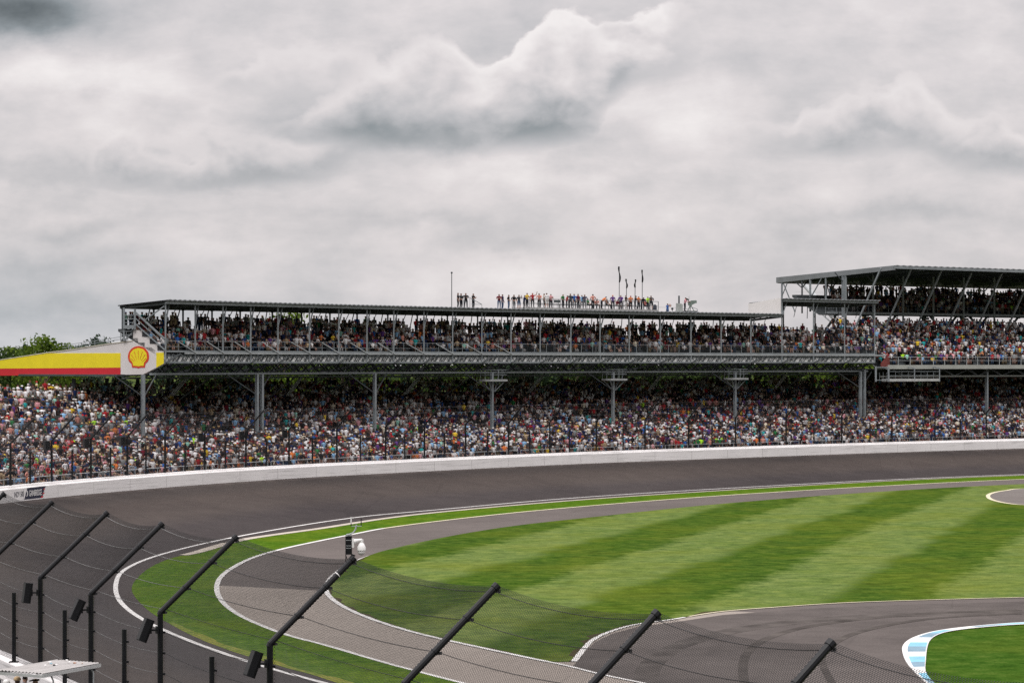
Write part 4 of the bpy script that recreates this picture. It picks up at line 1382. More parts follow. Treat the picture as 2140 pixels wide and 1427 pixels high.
for l in lsx:
    mb2 = MB()
    mb = MB(); mb.beam(W3(l, 15.2, zroof(15.2) - .3), W3(l - .25, 20.0, 17.6), 0.19); mb.build('raked_strut', STEEL, bs)
    l2 = l + 1.0
    mb = MB(); mb.beam(W3(l2, 23.2, 17.6), W3(l2, 23.2, zroof(23) - .3), 0.24); mb.build('tier_column', STEEL, bs)
    mb = MB(); mb.beam(W3(l2, 31.2, 20.2), W3(l2, 31.2, zroof(31) - .3), 0.20); mb.build('rear_column', STEEL_D, bs)
    mb2.beam(W3(l2, 23.2, zroof(23) - 1.6), W3(l2 + 1.6, 23.2, zroof(23) - .3), 0.10); mb2.beam(W3(l2, 23.2, zroof(23) - 1.6), W3(l2 - 1.6, 23.2, zroof(23) - .3), 0.10)
    mb2.beam(W3(l2, 31.2, zroof(31) - 1.8), W3(l2 + 1.7, 31.2, zroof(31) - .3), 0.12); mb2.beam(W3(l2, 31.2, zroof(31) - 1.8), W3(l2, 33.5, zroof(33) - .3), 0.12)
    mb2.build('bay_bracing', STEEL_D, bs)
    mb3 = MB(); mb3.beam(W3(l2, 24.2, 19.9), W3(l2, 30.4, 22.0), 0.25, 0.35); mb3.beam(W3(l2, 24.5, 20.0), W3(l2, 29.0, 15.5), 0.24); mb3.build('tier_raker', STEEL_D, bs)
mb = MB()
for s in np.arange(15.4, RS - 1, 2.6):
    mb.beam(W3(lR + .2, s, zroof(s) - .32), W3(lR + .2, s + 2.5, zroof(s + 2.5) - .32), 0.14)
for l in np.arange(lR + .3, lEnd, 5.45):
    mb.beam(W3(l, 13.8, zroof(13.8) - .42), W3(l, RS - .4, zroof(RS) - .42), 0.16, 0.4)
mb.build('roof_joist', STEEL_D, bs)
# open end frame of the stand: posts, rails and the two big sloping tubes
nE = W.nrm(lE)
def endp(s, z): return W3(lR + .15, s, z)
mb = MB()
mb.beam(endp(35.2, 20.4), endp(35.2, zroof(35) - .6), 0.24)
mb.beam(endp(32.6, 20.4), endp(35.0, zroof(35) - .8), 0.12); mb.beam(endp(35.2, 22.6), endp(34.0, zroof(34) - .7), 0.10)
mb.beam(endp(29.6, 20.4), endp(29.6, zroof(29.6) - .6), 0.26); mb.beam(endp(26.6, 20.4), endp(26.6, zroof(26.6) - .6), 0.2)
mb.beam(endp(29.6, 22.2), endp(27.4, zroof(27) - .8), 0.12)
mb.beam(endp(22.8, 17.5), endp(22.8, zroof(22.8) - .5), 0.28); mb.beam(endp(23.4, 17.5), endp(23.4, zroof(23.4) - .5), 0.22)
mb.build('end_frame', STEEL, bs)
mb = MB()
mb.tube([at_depth(1677, 590, 384), at_depth(1754, 677, 366)], 0.36, 10)
mb.tube([at_depth(1700, 640, 380), at_depth(1746, 682, 367)], 0.10, 8)
mb.build('sloping_tube', STEEL_L, bs)
mb = MB()
for q in np.linspace(l2a, l2c - .3, 12): mb.beam(W3(q, 26.0, 20.3), W3(q, 26.0, 21.9), 0.05)
for z in (20.45, 21.9): mb.beam(W3(l2a, 26.0, z), W3(l2c - .3, 26.0, z), 0.07)
mb.build('end_rail', STEEL_D, bs)
for l in (lsx[1] + 1.6, lsx[3] + 1.2, lsx[4] + 3.0):
    mb = MB()
    for j in range(9):
        mb.beam(W3(l + j * .42, 24.6, 19.9 - j * .34), W3(l + j * .42 + .1, 25.9, 19.9 - j * .34), 0.10, 0.3)
    mb.beam(W3(l - .2, 24.6, 20.6), W3(l + 4.0, 24.6, 17.2), 0.14, 0.34); mb.beam(W3(l - .2, 25.9, 20.2), W3(l + 4.0, 25.9, 16.8), 0.14, 0.34)
    mb.build('stair_flight', STEEL_D, bs)
mb = MB()
for x in (1880, 1935, 1995, 2045, 2100):
    for k in (2, 5, 8):
        l = find_l(x + k * -3, T1_S0 + k * .8)
        z = T1_Z + k * T1_H
        mb.beam(W3(l, T1_S0 + k * .8, z), W3(l, T1_S0 + k * .8, z + 1.0), 0.06); mb.beam(W3(l, T1_S0 + k * .8, z + 1.0), W3(l, T1_S0 + k * .8 + .8, z + 1.35), 0.06); mb.beam(W3(l, T1_S0 + k * .8 + .8, z + .4), W3(l, T1_S0 + k * .8 + .8, z + 1.35), 0.06)
mb.build('aisle_rail', STEEL_L, bs)

# ------------------------------------------------------------------ things on the slim roof
def roof_at(x, s):
    l = find_l(x, s); zt = 19.55 - (s - 12.0) * 0.075
    return W3(l, s, zt + 0.04), l
mb = MB()
l0, l1 = find_l(1100, 13.2), find_l(1369, 13.2)
PS0, PS1 = 12.6, 15.6
mb.prism([W3(l0, PS0, 19.58), W3(l1, PS0, 19.58), W3(l1, PS1, 19.58), W3(l0, PS1, 19.58)], (0, 0, 0.22))
# curved with the roof: rebuild as a sweep
mb = MB()
vp = thing('viewing_platform', 'pale spotters platform with grey railing and bench along the top of the roof', 'platform', (*W.pos(l0, PS0), 19.58))
PZ = 19.80
sweep('platform_deck', [(PS0, 19.57), (PS0, PZ), (PS1, PZ), (PS1, 19.57)], l0, l1, 2, CONC, vp)
rail('platform_rail', PS0 + .06, lambda l: PZ, l0, l1, 1.0, 1.55, vp, STEEL_D, mids=(0.5,), r=0.03, pr=0.04)
rail('platform_rail', PS1 - .06, lambda l: PZ, l0, l1, 1.0, 2.1, vp, STEEL_D, mids=(0.5,), r=0.02)
sweep('bench', [(14.3, PZ + .40), (14.3, PZ + .45), (14.75, PZ + .45), (14.75, PZ + .40)], l0 + 3, l1 - 1, 2, STEEL_D, vp)
mb = MB()
for l in np.arange(l0 + 3.2, l1 - 1, 1.6): mb.beam(W3(l, 14.5, PZ), W3(l, 14.5, PZ + .4), 0.08)
mb.build('bench_leg', STEEL_D, vp)
# short rail beyond the platform and the one by the mast
p, l = roof_at(1372, 12.6)
rr = thing('roof_railing', 'low thin railing on the roof beside the kneeling photographer', 'railing', tuple(p))
rail('railing_bars', 12.6, lambda q: 19.5, find_l(1372, 12.6), find_l(1413, 12.6), 0.62, 3.2, rr, STEEL, mids=(), r=0.02)
p, l = roof_at(968, 12.6)
rr = thing('roof_railing', 'grey stair railing stepping down on the roof by four people in black', 'railing', tuple(p))
mb = MB()
A = lambda x, z: W3(find_l(x, 12.5), 12.5, 19.5 + z)
for x, z in ((968, 1.25), (982, 1.25), (1007, .5)): mb.beam(A(x, 0), A(x, z), 0.05)
mb.beam(A(968, .85), A(977, .62), .05); mb.beam(A(982, 1.2), A(1007, .5), .05); mb.beam(A(985, .5), A(1007, .5), .05); mb.beam(A(968, 1.25), A(982, 1.25), .04)
mb.build('railing_bars', STEEL, rr)
p, l = roof_at(944, 13.0)
ms = thing('mast', 'thin lone mast with a small ball top standing on the slim roof', 'mast', tuple(p))
mb = MB(); mb.tube([p, p + (0, 0, 3.9)], 0.045, 7); mb.build('pole', STEEL_D, ms)
mb = MB(); mb.lathe([(0.02, -.12), (0.10, -.06), (0.12, 0), (0.09, .07), (0.02, .11)], p + (0, 0, 3.95), 8); mb.build('ball_top', STEEL_D, ms)
p, l = roof_at(1294, 13.2)
flag_lab = ['tallest furled black flag on a pole above the roof platform', 'short furled flag pole next to the tallest one', 'short furled flag pole beside the tall straight one', 'tall straight furled black flag nearest the yellow vest']
for (x, ytop, yclo, wob), lab in zip(((1294, 557, 590, 1.2), (1309, 583, 602, 1.0), (1327, 584, 601, -.7), (1342, 564, 590, .5)), flag_lab):
    p, l = roof_at(x, 14.9)
    p[2] = PZ
    sc = p[1] / F
    top = H + (YH - ytop) * sc; clo = H + (YH - yclo) * sc
    fp = thing('flagpole', lab, 'flagpole', tuple(p), 'furled flags above the roof platform')
    mb = MB(); mb.tube([p, (p[0] + .02, p[1], top)], 0.045, 6); mb.build('pole', STEEL_D, fp)
    mb = MB()
    pts = []; rs = []
    for t in np.linspace(0, 1, 9):
        pts.append((p[0] + .02 + 0.07 * wob * math.sin(t * 5.5), p[1], clo + (top - clo) * t)); rs.append(0.055 + 0.06 * abs(math.sin(t * 4.1 + 0.5)) * (1 - .3 * t))
    mb.tube(pts, rs, 7); mb.build('furled_flag', BLACK, fp)

# television camera position: hut panel, platform, camera on its pedestal
p, l = roof_at(1430, 13.0)
sc = p[1] / F
PD = float(p[1])
def rp(x, y, dd=0.0): return at_depth(x, y, PD + dd)
cp = thing('camera_deck', 'low railed camera deck with a battered white side panel on the roof', 'platform', (p[0], p[1], 19.5))
mb = MB(); mb.prism([rp(1412.5, 653.5), rp(1457, 653.5), rp(1457, 649.5), rp(1412.5, 649.5)], (0, 1.6, 0)); mb.build('deck_floor', STEEL_D, cp)
mb = MB(); mb.prism([rp(1412.5, 651, -.1), rp(1427, 651, -.1), rp(1427, 636, -.1), (rp(1422, 634, -.1)), rp(1412.5, 633.5, -.1)], (0, .08, 0)); mb.build('side_panel', simple('battered_white_panel', (0.34, 0.36, 0.34), 0.7, 0, .3, 6), cp)
mb = MB()
mb.beam(rp(1446, 642), rp(1457.5, 646), .06); mb.beam(rp(1457.5, 646), rp(1457.5, 652), .07); mb.beam(rp(1427, 645), rp(1440, 646), .05)
mb.build('deck_rail', STEEL, cp)
mb = MB(); mb.tube([rp(1419, 636), rp(1419, 618)], .10, 8); mb.build('aerial_pole', STEEL_D, cp)
tv = thing('television_camera', 'large grey green broadcast camera on a tripod pedestal on the roof deck', 'camera', tuple(rp(1441, 650)))
mb = MB()
mb.prism([rp(1437.5, 631), rp(1445, 628), rp(1455, 627.5), rp(1455.5, 633), rp(1448, 636), (rp(1444, 640)), rp(1438.5, 638)], (0, .35, 0))
mb.build('camera_body', TVGREY, tv)
mb = MB(); mb.prism([rp(1448, 628), rp(1456, 628.2), rp(1456, 633.4), rp(1449, 634.5)], (0, -.16, 0)); mb.build('lens_box', TVGREY, tv)
mb = MB(); mb.prism([rp(1434.5, 623), rp(1439.5, 625), rp(1439, 628.5), rp(1433.8, 625.5)], (0, .3, 0)); mb.beam(rp(1438, 627), rp(1440, 630), .06); mb.build('viewfinder', BLACK, tv)
mb = MB(); mb.beam(rp(1440, 619), rp(1440, 630), .03); mb.build('aerial', STEEL_D, tv)
for a in ((1437, 650), (1442, 650.5), (1451, 650.5)):
    mb = MB(); mb.beam(rp(1443, 637, .15), rp(*a, .3 if a[0] == 1442 else 0), .09); mb.build('leg', TVGREY, tv)
mb = MB()
p2, l = roof_at(1405, 12.9)
fl_ = thing('floodlight', 'tiny lamp on a stalk on the roof beside the crouching photographer', 'lamp', tuple(p2))
mb.tube([p2, p2 + (0, 0, .35)], .04, 6); mb.lathe([(.06, 0), (.14, .08), (.15, .2), (.08, .3)], p2 + (0, 0, .3), 8); mb.build('lamp_head', STEEL_D, fl_)
# ------------------------------------------------------------------ people: one skinned body per pose
def skin_person(name, pose):
    """A continuous body grown over a jointed skeleton; faces are dressed by the nearest limb."""
    J = {}; E = []
    def j(n, p, r): J[n] = (Vector(p), r)
    def e(a, b_, slot): E.append((a, b_, slot))
    sit = pose.get('sit', False)
    lean = pose.get('lean', 0.0)
    hz = 0.50 if sit else 0.88
    rot = Matrix.Rotation(lean, 3, 'X')
    def T(p):     # torso points lean about the hip
        v = rot @ Vector((p[0], p[1], p[2] - 0.88))
        return (v[0], v[1], v[2] + hz)
    j('pelvis', (0, 0, hz), (0.135, 0.105)); j('waist', T((0, 0, 1.04)), (0.125, 0.10)); j('chest', T((0, 0.005, 1.24)), (0.155, 0.11))
    j('neck', T((0, 0.01, 1.395)), 0.055); j('chin', T((0, -0.012, 1.455)), 0.066); j('brow', T((0, -0.008, 1.535)), 0.082); j('crown', T((0, 0.004, 1.60)), 0.062)
    e('pelvis', 'waist', 1); e('waist', 'chest', 1); e('chest', 'neck', 1); e('neck', 'chin', 0); e('chin', 'brow', 0); e('brow', 'crown', 3)
    for s, sx in (('l', -1), ('r', 1)):
        if sit:
            j(s + 'hip', (sx * .09, -.03, hz - .01), 0.09); j(s + 'knee', (sx * .12, -.44, hz + .02), 0.062); j(s + 'ankle', (sx * .12, -.46, .09), 0.042); j(s + 'toe', (sx * .13, -.60, .035), 0.036)
        else:
            st = pose.get('stride', 0.0) * sx
            j(s + 'hip', (sx * .088, 0, .83), 0.09); j(s + 'knee', (sx * .10, -.02 - st, .46), 0.06); j(s + 'ankle', (sx * .105, .02 - st * 1.5, .085), 0.042); j(s + 'toe', (sx * .125, -.12 - st * 1.5, .032), 0.036)
        bare = pose.get('shorts', False)
        e('pelvis', s + 'hip', 2); e(s + 'hip', s + 'knee', 2); e(s + 'knee', s + 'ankle', 0 if bare else 2); e(s + 'ankle', s + 'toe', 2)
        a = pose['arms'][0 if sx < 0 else 1]
        sh = T((sx * .175, .0, 1.335)); j(s + 'shoulder', sh, 0.062)
        el = T((sx * a[0][0], a[0][1], a[0][2])); wr = T((sx * a[1][0], a[1][1], a[1][2]))
        j(s + 'elbow', el, 0.044); j(s + 'wrist', wr, 0.029)
        d = (Vector(wr) - Vector(el)).normalized()
        pm = Vector(wr) + d * 0.065; j(s + 'palm', pm, (0.036, 0.022))
        e('chest', s + 'shoulder', 1); e(s + 'shoulder', s + 'elbow', 1 if not pose.get('bare_arms') else 0); e(s + 'elbow', s + 'wrist', 0 if not pose.get('sleeves') else 1); e(s + 'wrist', s + 'palm', 0)
        side = d.cross(Vector((0, -1, 0.2))).normalized()
        for k, (off, ln) in enumerate(((-.026, .062), (-.009, .075), (.009, .07), (.026, .055))):
            f1 = pm + d * .03 + side * off; f2 = f1 + d * ln + Vector((0, -.012, -.008))
            j(s + 'k%d' % k, f1, .010); j(s + 'f%d' % k, f2, .0085)
            e(s + 'palm', s + 'k%d' % k, 0); e(s + 'k%d' % k, s + 'f%d' % k, 0)
        th = pm - d * .01 + side * -.045 + Vector((0, -.02, 0)); j(s + 'thumb', th + d * .03, .0105)
        e(s + 'palm', s + 'thumb', 0)
    names = list(J)
    me = bpy.data.meshes.new(name + '_skeleton')
    me.from_pydata([J[n][0] for n in names], [(names.index(a), names.index(b_)) for a, b_, _ in E], [])
    o = bpy.data.objects.new(name + '_skeleton', me); COL.objects.link(o)
    md = o.modifiers.new('skin', 'SKIN'); md.branch_smoothing = 0.4
    for i, n in enumerate(names):
        r = J[n][1]
        me.skin_vertices[0].data[i].radius = r if isinstance(r, tuple) else (r, r)
        me.skin_vertices[0].data[i].use_root = (n == 'pelvis')
    sb = o.modifiers.new('sub', 'SUBSURF'); sb.levels = 1; sb.render_levels = 1
    dg = bpy.context.evaluated_depsgraph_get()
    out = bpy.data.meshes.new_from_object(o.evaluated_get(dg))
    bpy.data.objects.remove(o); bpy.data.meshes.remove(me)
    out.name = name
    # face features: a nose ridge is pulled out of the front of the head
    brow = J['brow'][0]; chin = J['chin'][0]
    nose = (brow * 0.55 + chin * 0.45)
    for v in out.vertices:
        d = v.co - nose
        if d.length < 0.075 and abs(v.co.x) < 0.02 and v.co.y < nose.y - .03: v.co.y -= 0.02
    segs = [(np.array(J[a][0]), np.array(J[b_][0]), s_) for a, b_, s_ in E]
    out.materials.clear()
    for m in (M_SKIN, M_SHIRT, M_TROUS, M_CAP): out.materials.append(m)
    C = np.array([p.center[:] for p in out.polygons])
    best = np.full(len(C), 1e9); slot = np.zeros(len(C), int)
    for a, b_, s_ in segs:
        ab = b_ - a; t = np.clip(((C - a) @ ab) / (ab @ ab), 0, 1)
        dd = np.linalg.norm(C - (a + t[:, None] * ab), axis=1)
        w = dd < best; best[w] = dd[w]; slot[w] = s_
    # headwear covers the top and back of the skull
    bz = brow.z; by = brow.y
    head = (np.linalg.norm(C - np.array(brow), axis=1) < 0.13)
    slot[head & ((C[:, 2] > bz + 0.022) | ((C[:, 1] > by + .02) & (C[:, 2] > bz - .05)))] = 3
    out.polygons.foreach_set('material_index', slot.tolist())
    out.polygons.foreach_set('use_smooth', [True] * len(out.polygons))
    return out

DOWN = ((.225, .01, 1.07), (.235, -.06, .84))
HIP = ((.30, .05, 1.10), (.17, -.08, 1.00))
CROSS = ((.23, -.06, 1.08), (.02, -.19, 1.16))
FWD = ((.22, -.14, 1.12), (.13, -.36, 1.16))
UP = ((.24, -.16, 1.22), (.10, -.27, 1.44))
WAVE = ((.30, -.06, 1.36), (.34, -.12, 1.60))
LAP = ((.21, -.06, 1.10), (.12, -.28, 1.00))
POSES = {
    'stand': dict(arms=(DOWN, DOWN)),
    'stand_shorts': dict(arms=(DOWN, CROSS), shorts=True),
    'crossed': dict(arms=(CROSS, CROSS)),
    'hips': dict(arms=(HIP, HIP)),
    'phone': dict(arms=(DOWN, UP), shorts=True),
    'point': dict(arms=(DOWN, WAVE)),
    'reach': dict(arms=(FWD, FWD), lean=0.12, sleeves=True),
    'bend': dict(arms=(FWD, FWD), lean=0.75, sleeves=True),
    'sit': dict(arms=(LAP, LAP), sit=True),
    'sit_shorts': dict(arms=(LAP, UP), sit=True, shorts=True),
    'sit_lean': dict(arms=(LAP, LAP), sit=True, lean=0.30),
    'photo': dict(arms=(UP, UP), bare_arms=True, shorts=True),
}
BODY = {k: skin_person('person_' + k, v) for k, v in POSES.items()}

SKINS = [(0.50, 0.30, 0.215), (0.42, 0.24, 0.17), (0.56, 0.36, 0.27), (0.36, 0.19, 0.13), (0.16, 0.085, 0.055), (0.47, 0.27, 0.19)]
SHIRTS = {'white': (.74, .73, .74), 'black': (.015, .015, .018), 'charcoal': (.05, .052, .058), 'grey': (.25, .26, .27), 'red': (.37, .025, .032), 'maroon': (.14, .012, .025), 'navy': (.015, .025, .075),
          'royal blue': (.03, .11, .36), 'sky blue': (.25, .45, .68), 'pink': (.66, .32, .36), 'orange': (.62, .18, .05), 'yellow': (.74, .52, .05), 'teal': (.03, .33, .34), 'tan': (.40, .30, .19),
          'green': (.03, .18, .06), 'lime': (.42, .80, .04), 'purple': (.12, .05, .22), 'mint': (.32, .62, .52), 'cream': (.66, .60, .48), 'salmon': (.60, .27, .22)}
SHW = np.array([.235, .215, .12, .11, .045, .032, .105, .022, .055, .034, .012, .010, .012, .024, .012, .002, .022, .010, .020, .012]); SHW /= SHW.sum()
SHN = list(SHIRTS)
TROUSERS = {'dark': (.02, .022, .028), 'blue denim': (.07, .11, .19), 'khaki': (.32, .25, .16), 'grey': (.16, .165, .175), 'white': (.55, .54, .53)}
TRN = list(TROUSERS); TRW = np.array([.34, .32, .17, .12, .05])
HEADS = {'white cap': (.64, .63, .62), 'black cap': (.018, .018, .02), 'red cap': (.42, .02, .03), 'blue cap': (.03, .07, .25), 'tan sun hat': (.48, .36, .22), 'brown hair': (.075, .038, .022), 'dark hair': (.018, .013, .011), 'blond hair': (.40, .27, .11), 'grey hair': (.30, .29, .28)}
HDN = list(HEADS); HDW = np.array([.16, .20, .05, .06, .06, .18, .20, .05, .04])

def tone(c, k): return [float(x) * k for x in c]
def person(pose, p, face, shirt, trousers='dark', head='dark hair', skin=0, scale=1.0, label='', group=None, name='person'):
    o = bpy.data.objects.new(name, BODY[pose]); COL.objects.link(o)
    o.location = p
    o.rotation_euler = (0, 0, math.atan2(face[0], -face[1]))
    w_ = 1.28 if group == RG else 1.10
    o.scale = (scale * w_, scale * w_, scale)
    o['shirt_colour'] = tone(SHIRTS[shirt] if isinstance(shirt, str) else shirt, .95)
    o['trouser_colour'] = [float(c) for c in (TROUSERS[trousers] if isinstance(trousers, str) else trousers)]
    o['head_colour'] = tone(HEADS[head] if isinstance(head, str) else head, .82)
    o['skin_colour'] = [a * b_ for a, b_ in zip(map(float, SKINS[skin]), (.76, .78, .86))]
    return tag(o, label, 'person', group)

RG = 'people standing on the slim roof'
# ---- people on the slim roof: column in the photo, pose, turn, clothes, what marks each one out
ROOFP = [
 (957, 'stand', 0.6, 'black', 'dark', 'dark hair', 0, 'person in black, first of four beside the lone mast on the roof', 12.6),
 (963.5, 'hips', 0.1, 'charcoal', 'dark', 'dark hair', 0, 'stout person in charcoal standing second from the lone roof mast', 12.9),
 (973.5, 'reach', -0.9, 'black', 'dark', 'brown hair', 0, 'person in black reaching out to the stair railing on the roof', 12.7),
 (989, 'crossed', 0.2, 'black', 'dark', 'dark hair', 0, 'person in black with folded arms behind the stair railing on the roof', 13.0),
 (1043, 'crossed', -0.5, 'maroon', 'blue denim', 'dark hair', 0, 'person in dark maroon shirt and jeans, first of the roof line', 12.5),
 (1050, 'stand', 0.4, 'navy', 'blue denim', 'dark hair', 0, 'person in navy shirt and jeans close beside one in maroon on the roof', 12.7),
 (1063, 'hips', 0.5, 'black', 'blue denim', 'black cap', 0, 'person in black shirt and jeans standing alone between two roof groups', 12.6),
 (1074, 'hips', 0.0, 'black', 'grey', 'black cap', 0, 'broad person in black with hands on hips on the roof', 12.6),
 (1084.5, 'phone', -0.3, 'charcoal', 'blue denim', 'black cap', 0, 'person in charcoal shirt raising a hand to the face on the roof', 12.5),
 (1095, 'reach', 0.9, 'navy', 'dark', 'dark hair', 0, 'person all in navy leaning at the start of the roof platform', 12.7),
 (1101.5, 'crossed', 0.1, 'yellow', 'dark', 'dark hair', 0, 'person in bright yellow jacket standing at the start of the roof platform', 13.6),
 (1113, 'point', -0.4, 'red', 'dark', 'red cap', 0, 'person in red lifting one arm on the roof platform', 13.6),
 (1127, 'reach', -1.0, 'salmon', 'dark', 'brown hair', 0, 'person in salmon pink shirt bending forward on the roof platform', 13.4),
 (1137, 'stand', 0.8, 'tan', 'dark', 'dark hair', 0, 'person in tan half hidden behind a white shirt on the roof platform', 13.9),
 (1142.5, 'stand_shorts', 2.8, 'white', 'white', 'dark hair', 0, 'person in long white shirt with bare legs seen from behind on the roof', 13.3),
 (1151, 'crossed', -0.2, 'pink', 'dark', 'grey hair', 0, 'person in pale pink shirt with folded arms before the empty chairs on the roof', 13.7),
 (1176.5, 'hips', 0.3, 'green', 'dark', 'grey hair', 0, 'broad person in dark green shirt on the roof platform', 13.3),
 (1184, 'reach', 0.8, 'red', 'dark', 'dark hair', 0, 'short person in red leaning behind one in dark green on the roof', 13.8),
 (1192, 'stand', -0.4, 'charcoal', 'dark', 'dark hair', 0, 'person in charcoal next to one in royal blue on the roof platform', 13.4),
 (1200, 'stand', 2.7, 'royal blue', 'dark', 'dark hair', 0, 'person in royal blue shirt on the roof platform', 13.5),
 (1208, 'stand', 0.1, 'maroon', 'dark', 'black cap', 0, 'person in maroon shirt beside one in royal blue on the platform', 13.4),
 (1216, 'stand', -0.7, 'sky blue', 'grey', 'dark hair', 0, 'slight person in sky blue shirt on the roof platform', 13.9),
 (1221.5, 'reach', -0.6, 'navy', 'grey', 'dark hair', 0, 'person in navy leaning forward beside a sky blue shirt on the platform', 13.6),
 (1239, 'hips', 3.0, 'salmon', 'dark', 'dark hair', 0, 'broad person in orange red shirt seen from behind on the roof platform', 13.3),
 (1257, 'bend', 1.2, 'orange', 'dark', 'dark hair', 0, 'person in orange jacket bending over on the roof platform', 13.4),
 (1280.5, 'stand', -0.4, 'purple', 'dark', (0.75, 0.16, 0.04), 0, 'person in purple with bright orange hair on the roof platform', 13.4),
 (1298, 'reach', -1.2, 'purple', 'dark', 'grey hair', 0, 'person in purple leaning forward under the tallest furled flag', 13.3),
 (1308, 'crossed', 0.4, 'black', 'white', 'black cap', 0, 'person in black top and white trousers between the furled flags', 13.7),
 (1318, 'crossed', -0.3, 'orange', 'dark', 'red cap', 0, 'person in orange vest and red cap under the furled flags', 13.4),
 (1327, 'reach', 0.9, 'charcoal', 'dark', 'dark hair', 0, 'person in charcoal reaching sideways between two orange vests', 13.6),
 (1334.5, 'crossed', 0.0, 'orange', 'dark', 'white cap', 0, 'person in orange vest and white cap on the roof platform', 13.3),
 (1343, 'bend', -0.6, 'black', 'dark', 'dark hair', 0, 'person in black stooping under the tall straight furled flag', 13.6),
 (1353.5, 'crossed', 0.1, 'lime', 'dark', 'grey hair', 0, 'person in lime safety vest and dark shorts on the roof platform', 13.2),
 (1360.5, 'stand_shorts', -0.6, 'black', 'dark', 'black cap', 0, 'person in black beside the lime safety vest on the platform', 13.5),
 (1228, 'sit', 0.4, 'green', 'dark', 'dark hair', 0, 'person in dark green seated on the platform bench beside an orange red shirt', 14.4),
 (1246, 'sit_lean', -0.4, 'salmon', 'dark', 'brown hair', 0, 'person in salmon seated on the bench before a bending orange jacket', 14.4),
 (1268, 'sit', 0.3, 'charcoal', 'dark', 'black cap', 0, 'person in charcoal seated on the platform bench before the orange hair', 14.4),
 (1288, 'sit_lean', 0.2, 'maroon', 'grey', 'dark hair', 0, 'person in maroon seated on the bench below the tallest furled flag', 14.4),
 (1312, 'sit_lean', -0.2, 'white', 'dark', 'grey hair', 0, 'person in white seated on the bench below the two short flags', 14.4),
 (1348, 'sit', 0.2, 'red', 'dark', 'dark hair', 0, 'person in red seated on the bench beside the lime safety vest', 14.4),
]
RG = 'people standing on the slim roof'
for x, pose, turn, sh, tr_, hd, sk, lab, s in ROOFP:
    l = find_l(x, s)
    on = l0 < l < l1 and PS0 <= s <= PS1 and x > 1098
    z = PZ if on else 19.55 - (s - 12) * 0.075 + 0.03
    if pose.startswith('sit'): z = PZ - 0.05
    i = -W.nrm(l); a = math.atan2(i[1], i[0]) + turn
    sc = 1.02 + 0.06 * rng.random() - (0.08 if 'short' in lab or 'slight' in lab else 0)
    person(pose, W3(l, s, z), (math.cos(a), math.sin(a)), sh, tr_, hd, sk, sc, lab, RG)
# photographer and camera operator
p, l = roof_at(1395, 12.7)
a = W.tan(l)
ph = person('photo', p + (0, 0, -.5), (a[0], a[1]), 'royal blue', 'blue denim', 'dark hair', 0, 1.0, 'crouching person in blue sleeveless top aiming a long black lens', RG)
ph.location.z = p[2] - 0.62; ph.location = (p[0], p[1], p[2] - 0.55)
lens = thing('long_lens', 'black camera with long lens held by the crouching photographer on the roof', 'camera', tuple(rp(1398, 638.5)))
mb = MB(); mb.tube([rp(1396.5, 638.6), rp(1399, 638.4), rp(1403, 638.4)], [.09, .06, .085], 8); mb.build('lens_barrel', BLACK, lens)
mb = MB(); mb.box(rp(1396, 638.8), (.12, .16, .13)); mb.build('camera_body', BLACK, lens)
q = rp(1431, 650.2)
person('reach', (q[0], q[1] - .05, q[2]), (0.9, -.3), 'pink', 'dark', 'dark hair', 0, 1.04, 'person in pale pink shirt and black trousers operating the television camera', RG)
q = rp(1368.5, 645.5)
bp = thing('backpack', 'dark backpack hanging on the end of the platform railing', 'bag', tuple(q))
mb = MB(); mb.lathe([(.08, -.45), (.24, -.4), (.27, -.1), (.22, .2), (.1, .34)], q + (0, 0, .2), 9); mb.build('bag_body', simple('dark_bag_cloth', (.03, .035, .05), .8), bp)
mb = MB(); mb.tube([q + (-.18, 0, .35), q + (-.25, 0, .75), q + (-.2, 0, 1.0)], .03, 6); mb.build('bag_strap', BLACK, bp)
for x, lab in ((1161, 'folding chair standing empty on the platform beside the pale pink shirt'), (1168, 'folding chair standing empty on the platform beside the dark green shirt')):
    p, l = roof_at(x, 14.0); p[2] = PZ
    fc = thing('folding_chair', lab, 'chair', tuple(p))
    mb = MB(); mb.box(p + (0, 0, .45), (.42, .4, .03)); mb.build('seat', STEEL_D, fc)
    mb = MB(); mb.box(p + (0, .2, .80), (.42, .03, .28)); mb.build('backrest', STEEL_D, fc)
    for dx in (-.2, .2):
        mb = MB(); mb.beam(p + (dx, -.2, 0), p + (dx, .2, .92), .03); mb.build('leg', STEEL_D, fc)
        mb = MB(); mb.beam(p + (dx, .22, 0), p + (dx, -.18, .45), .03); mb.build('leg', STEEL_D, fc)

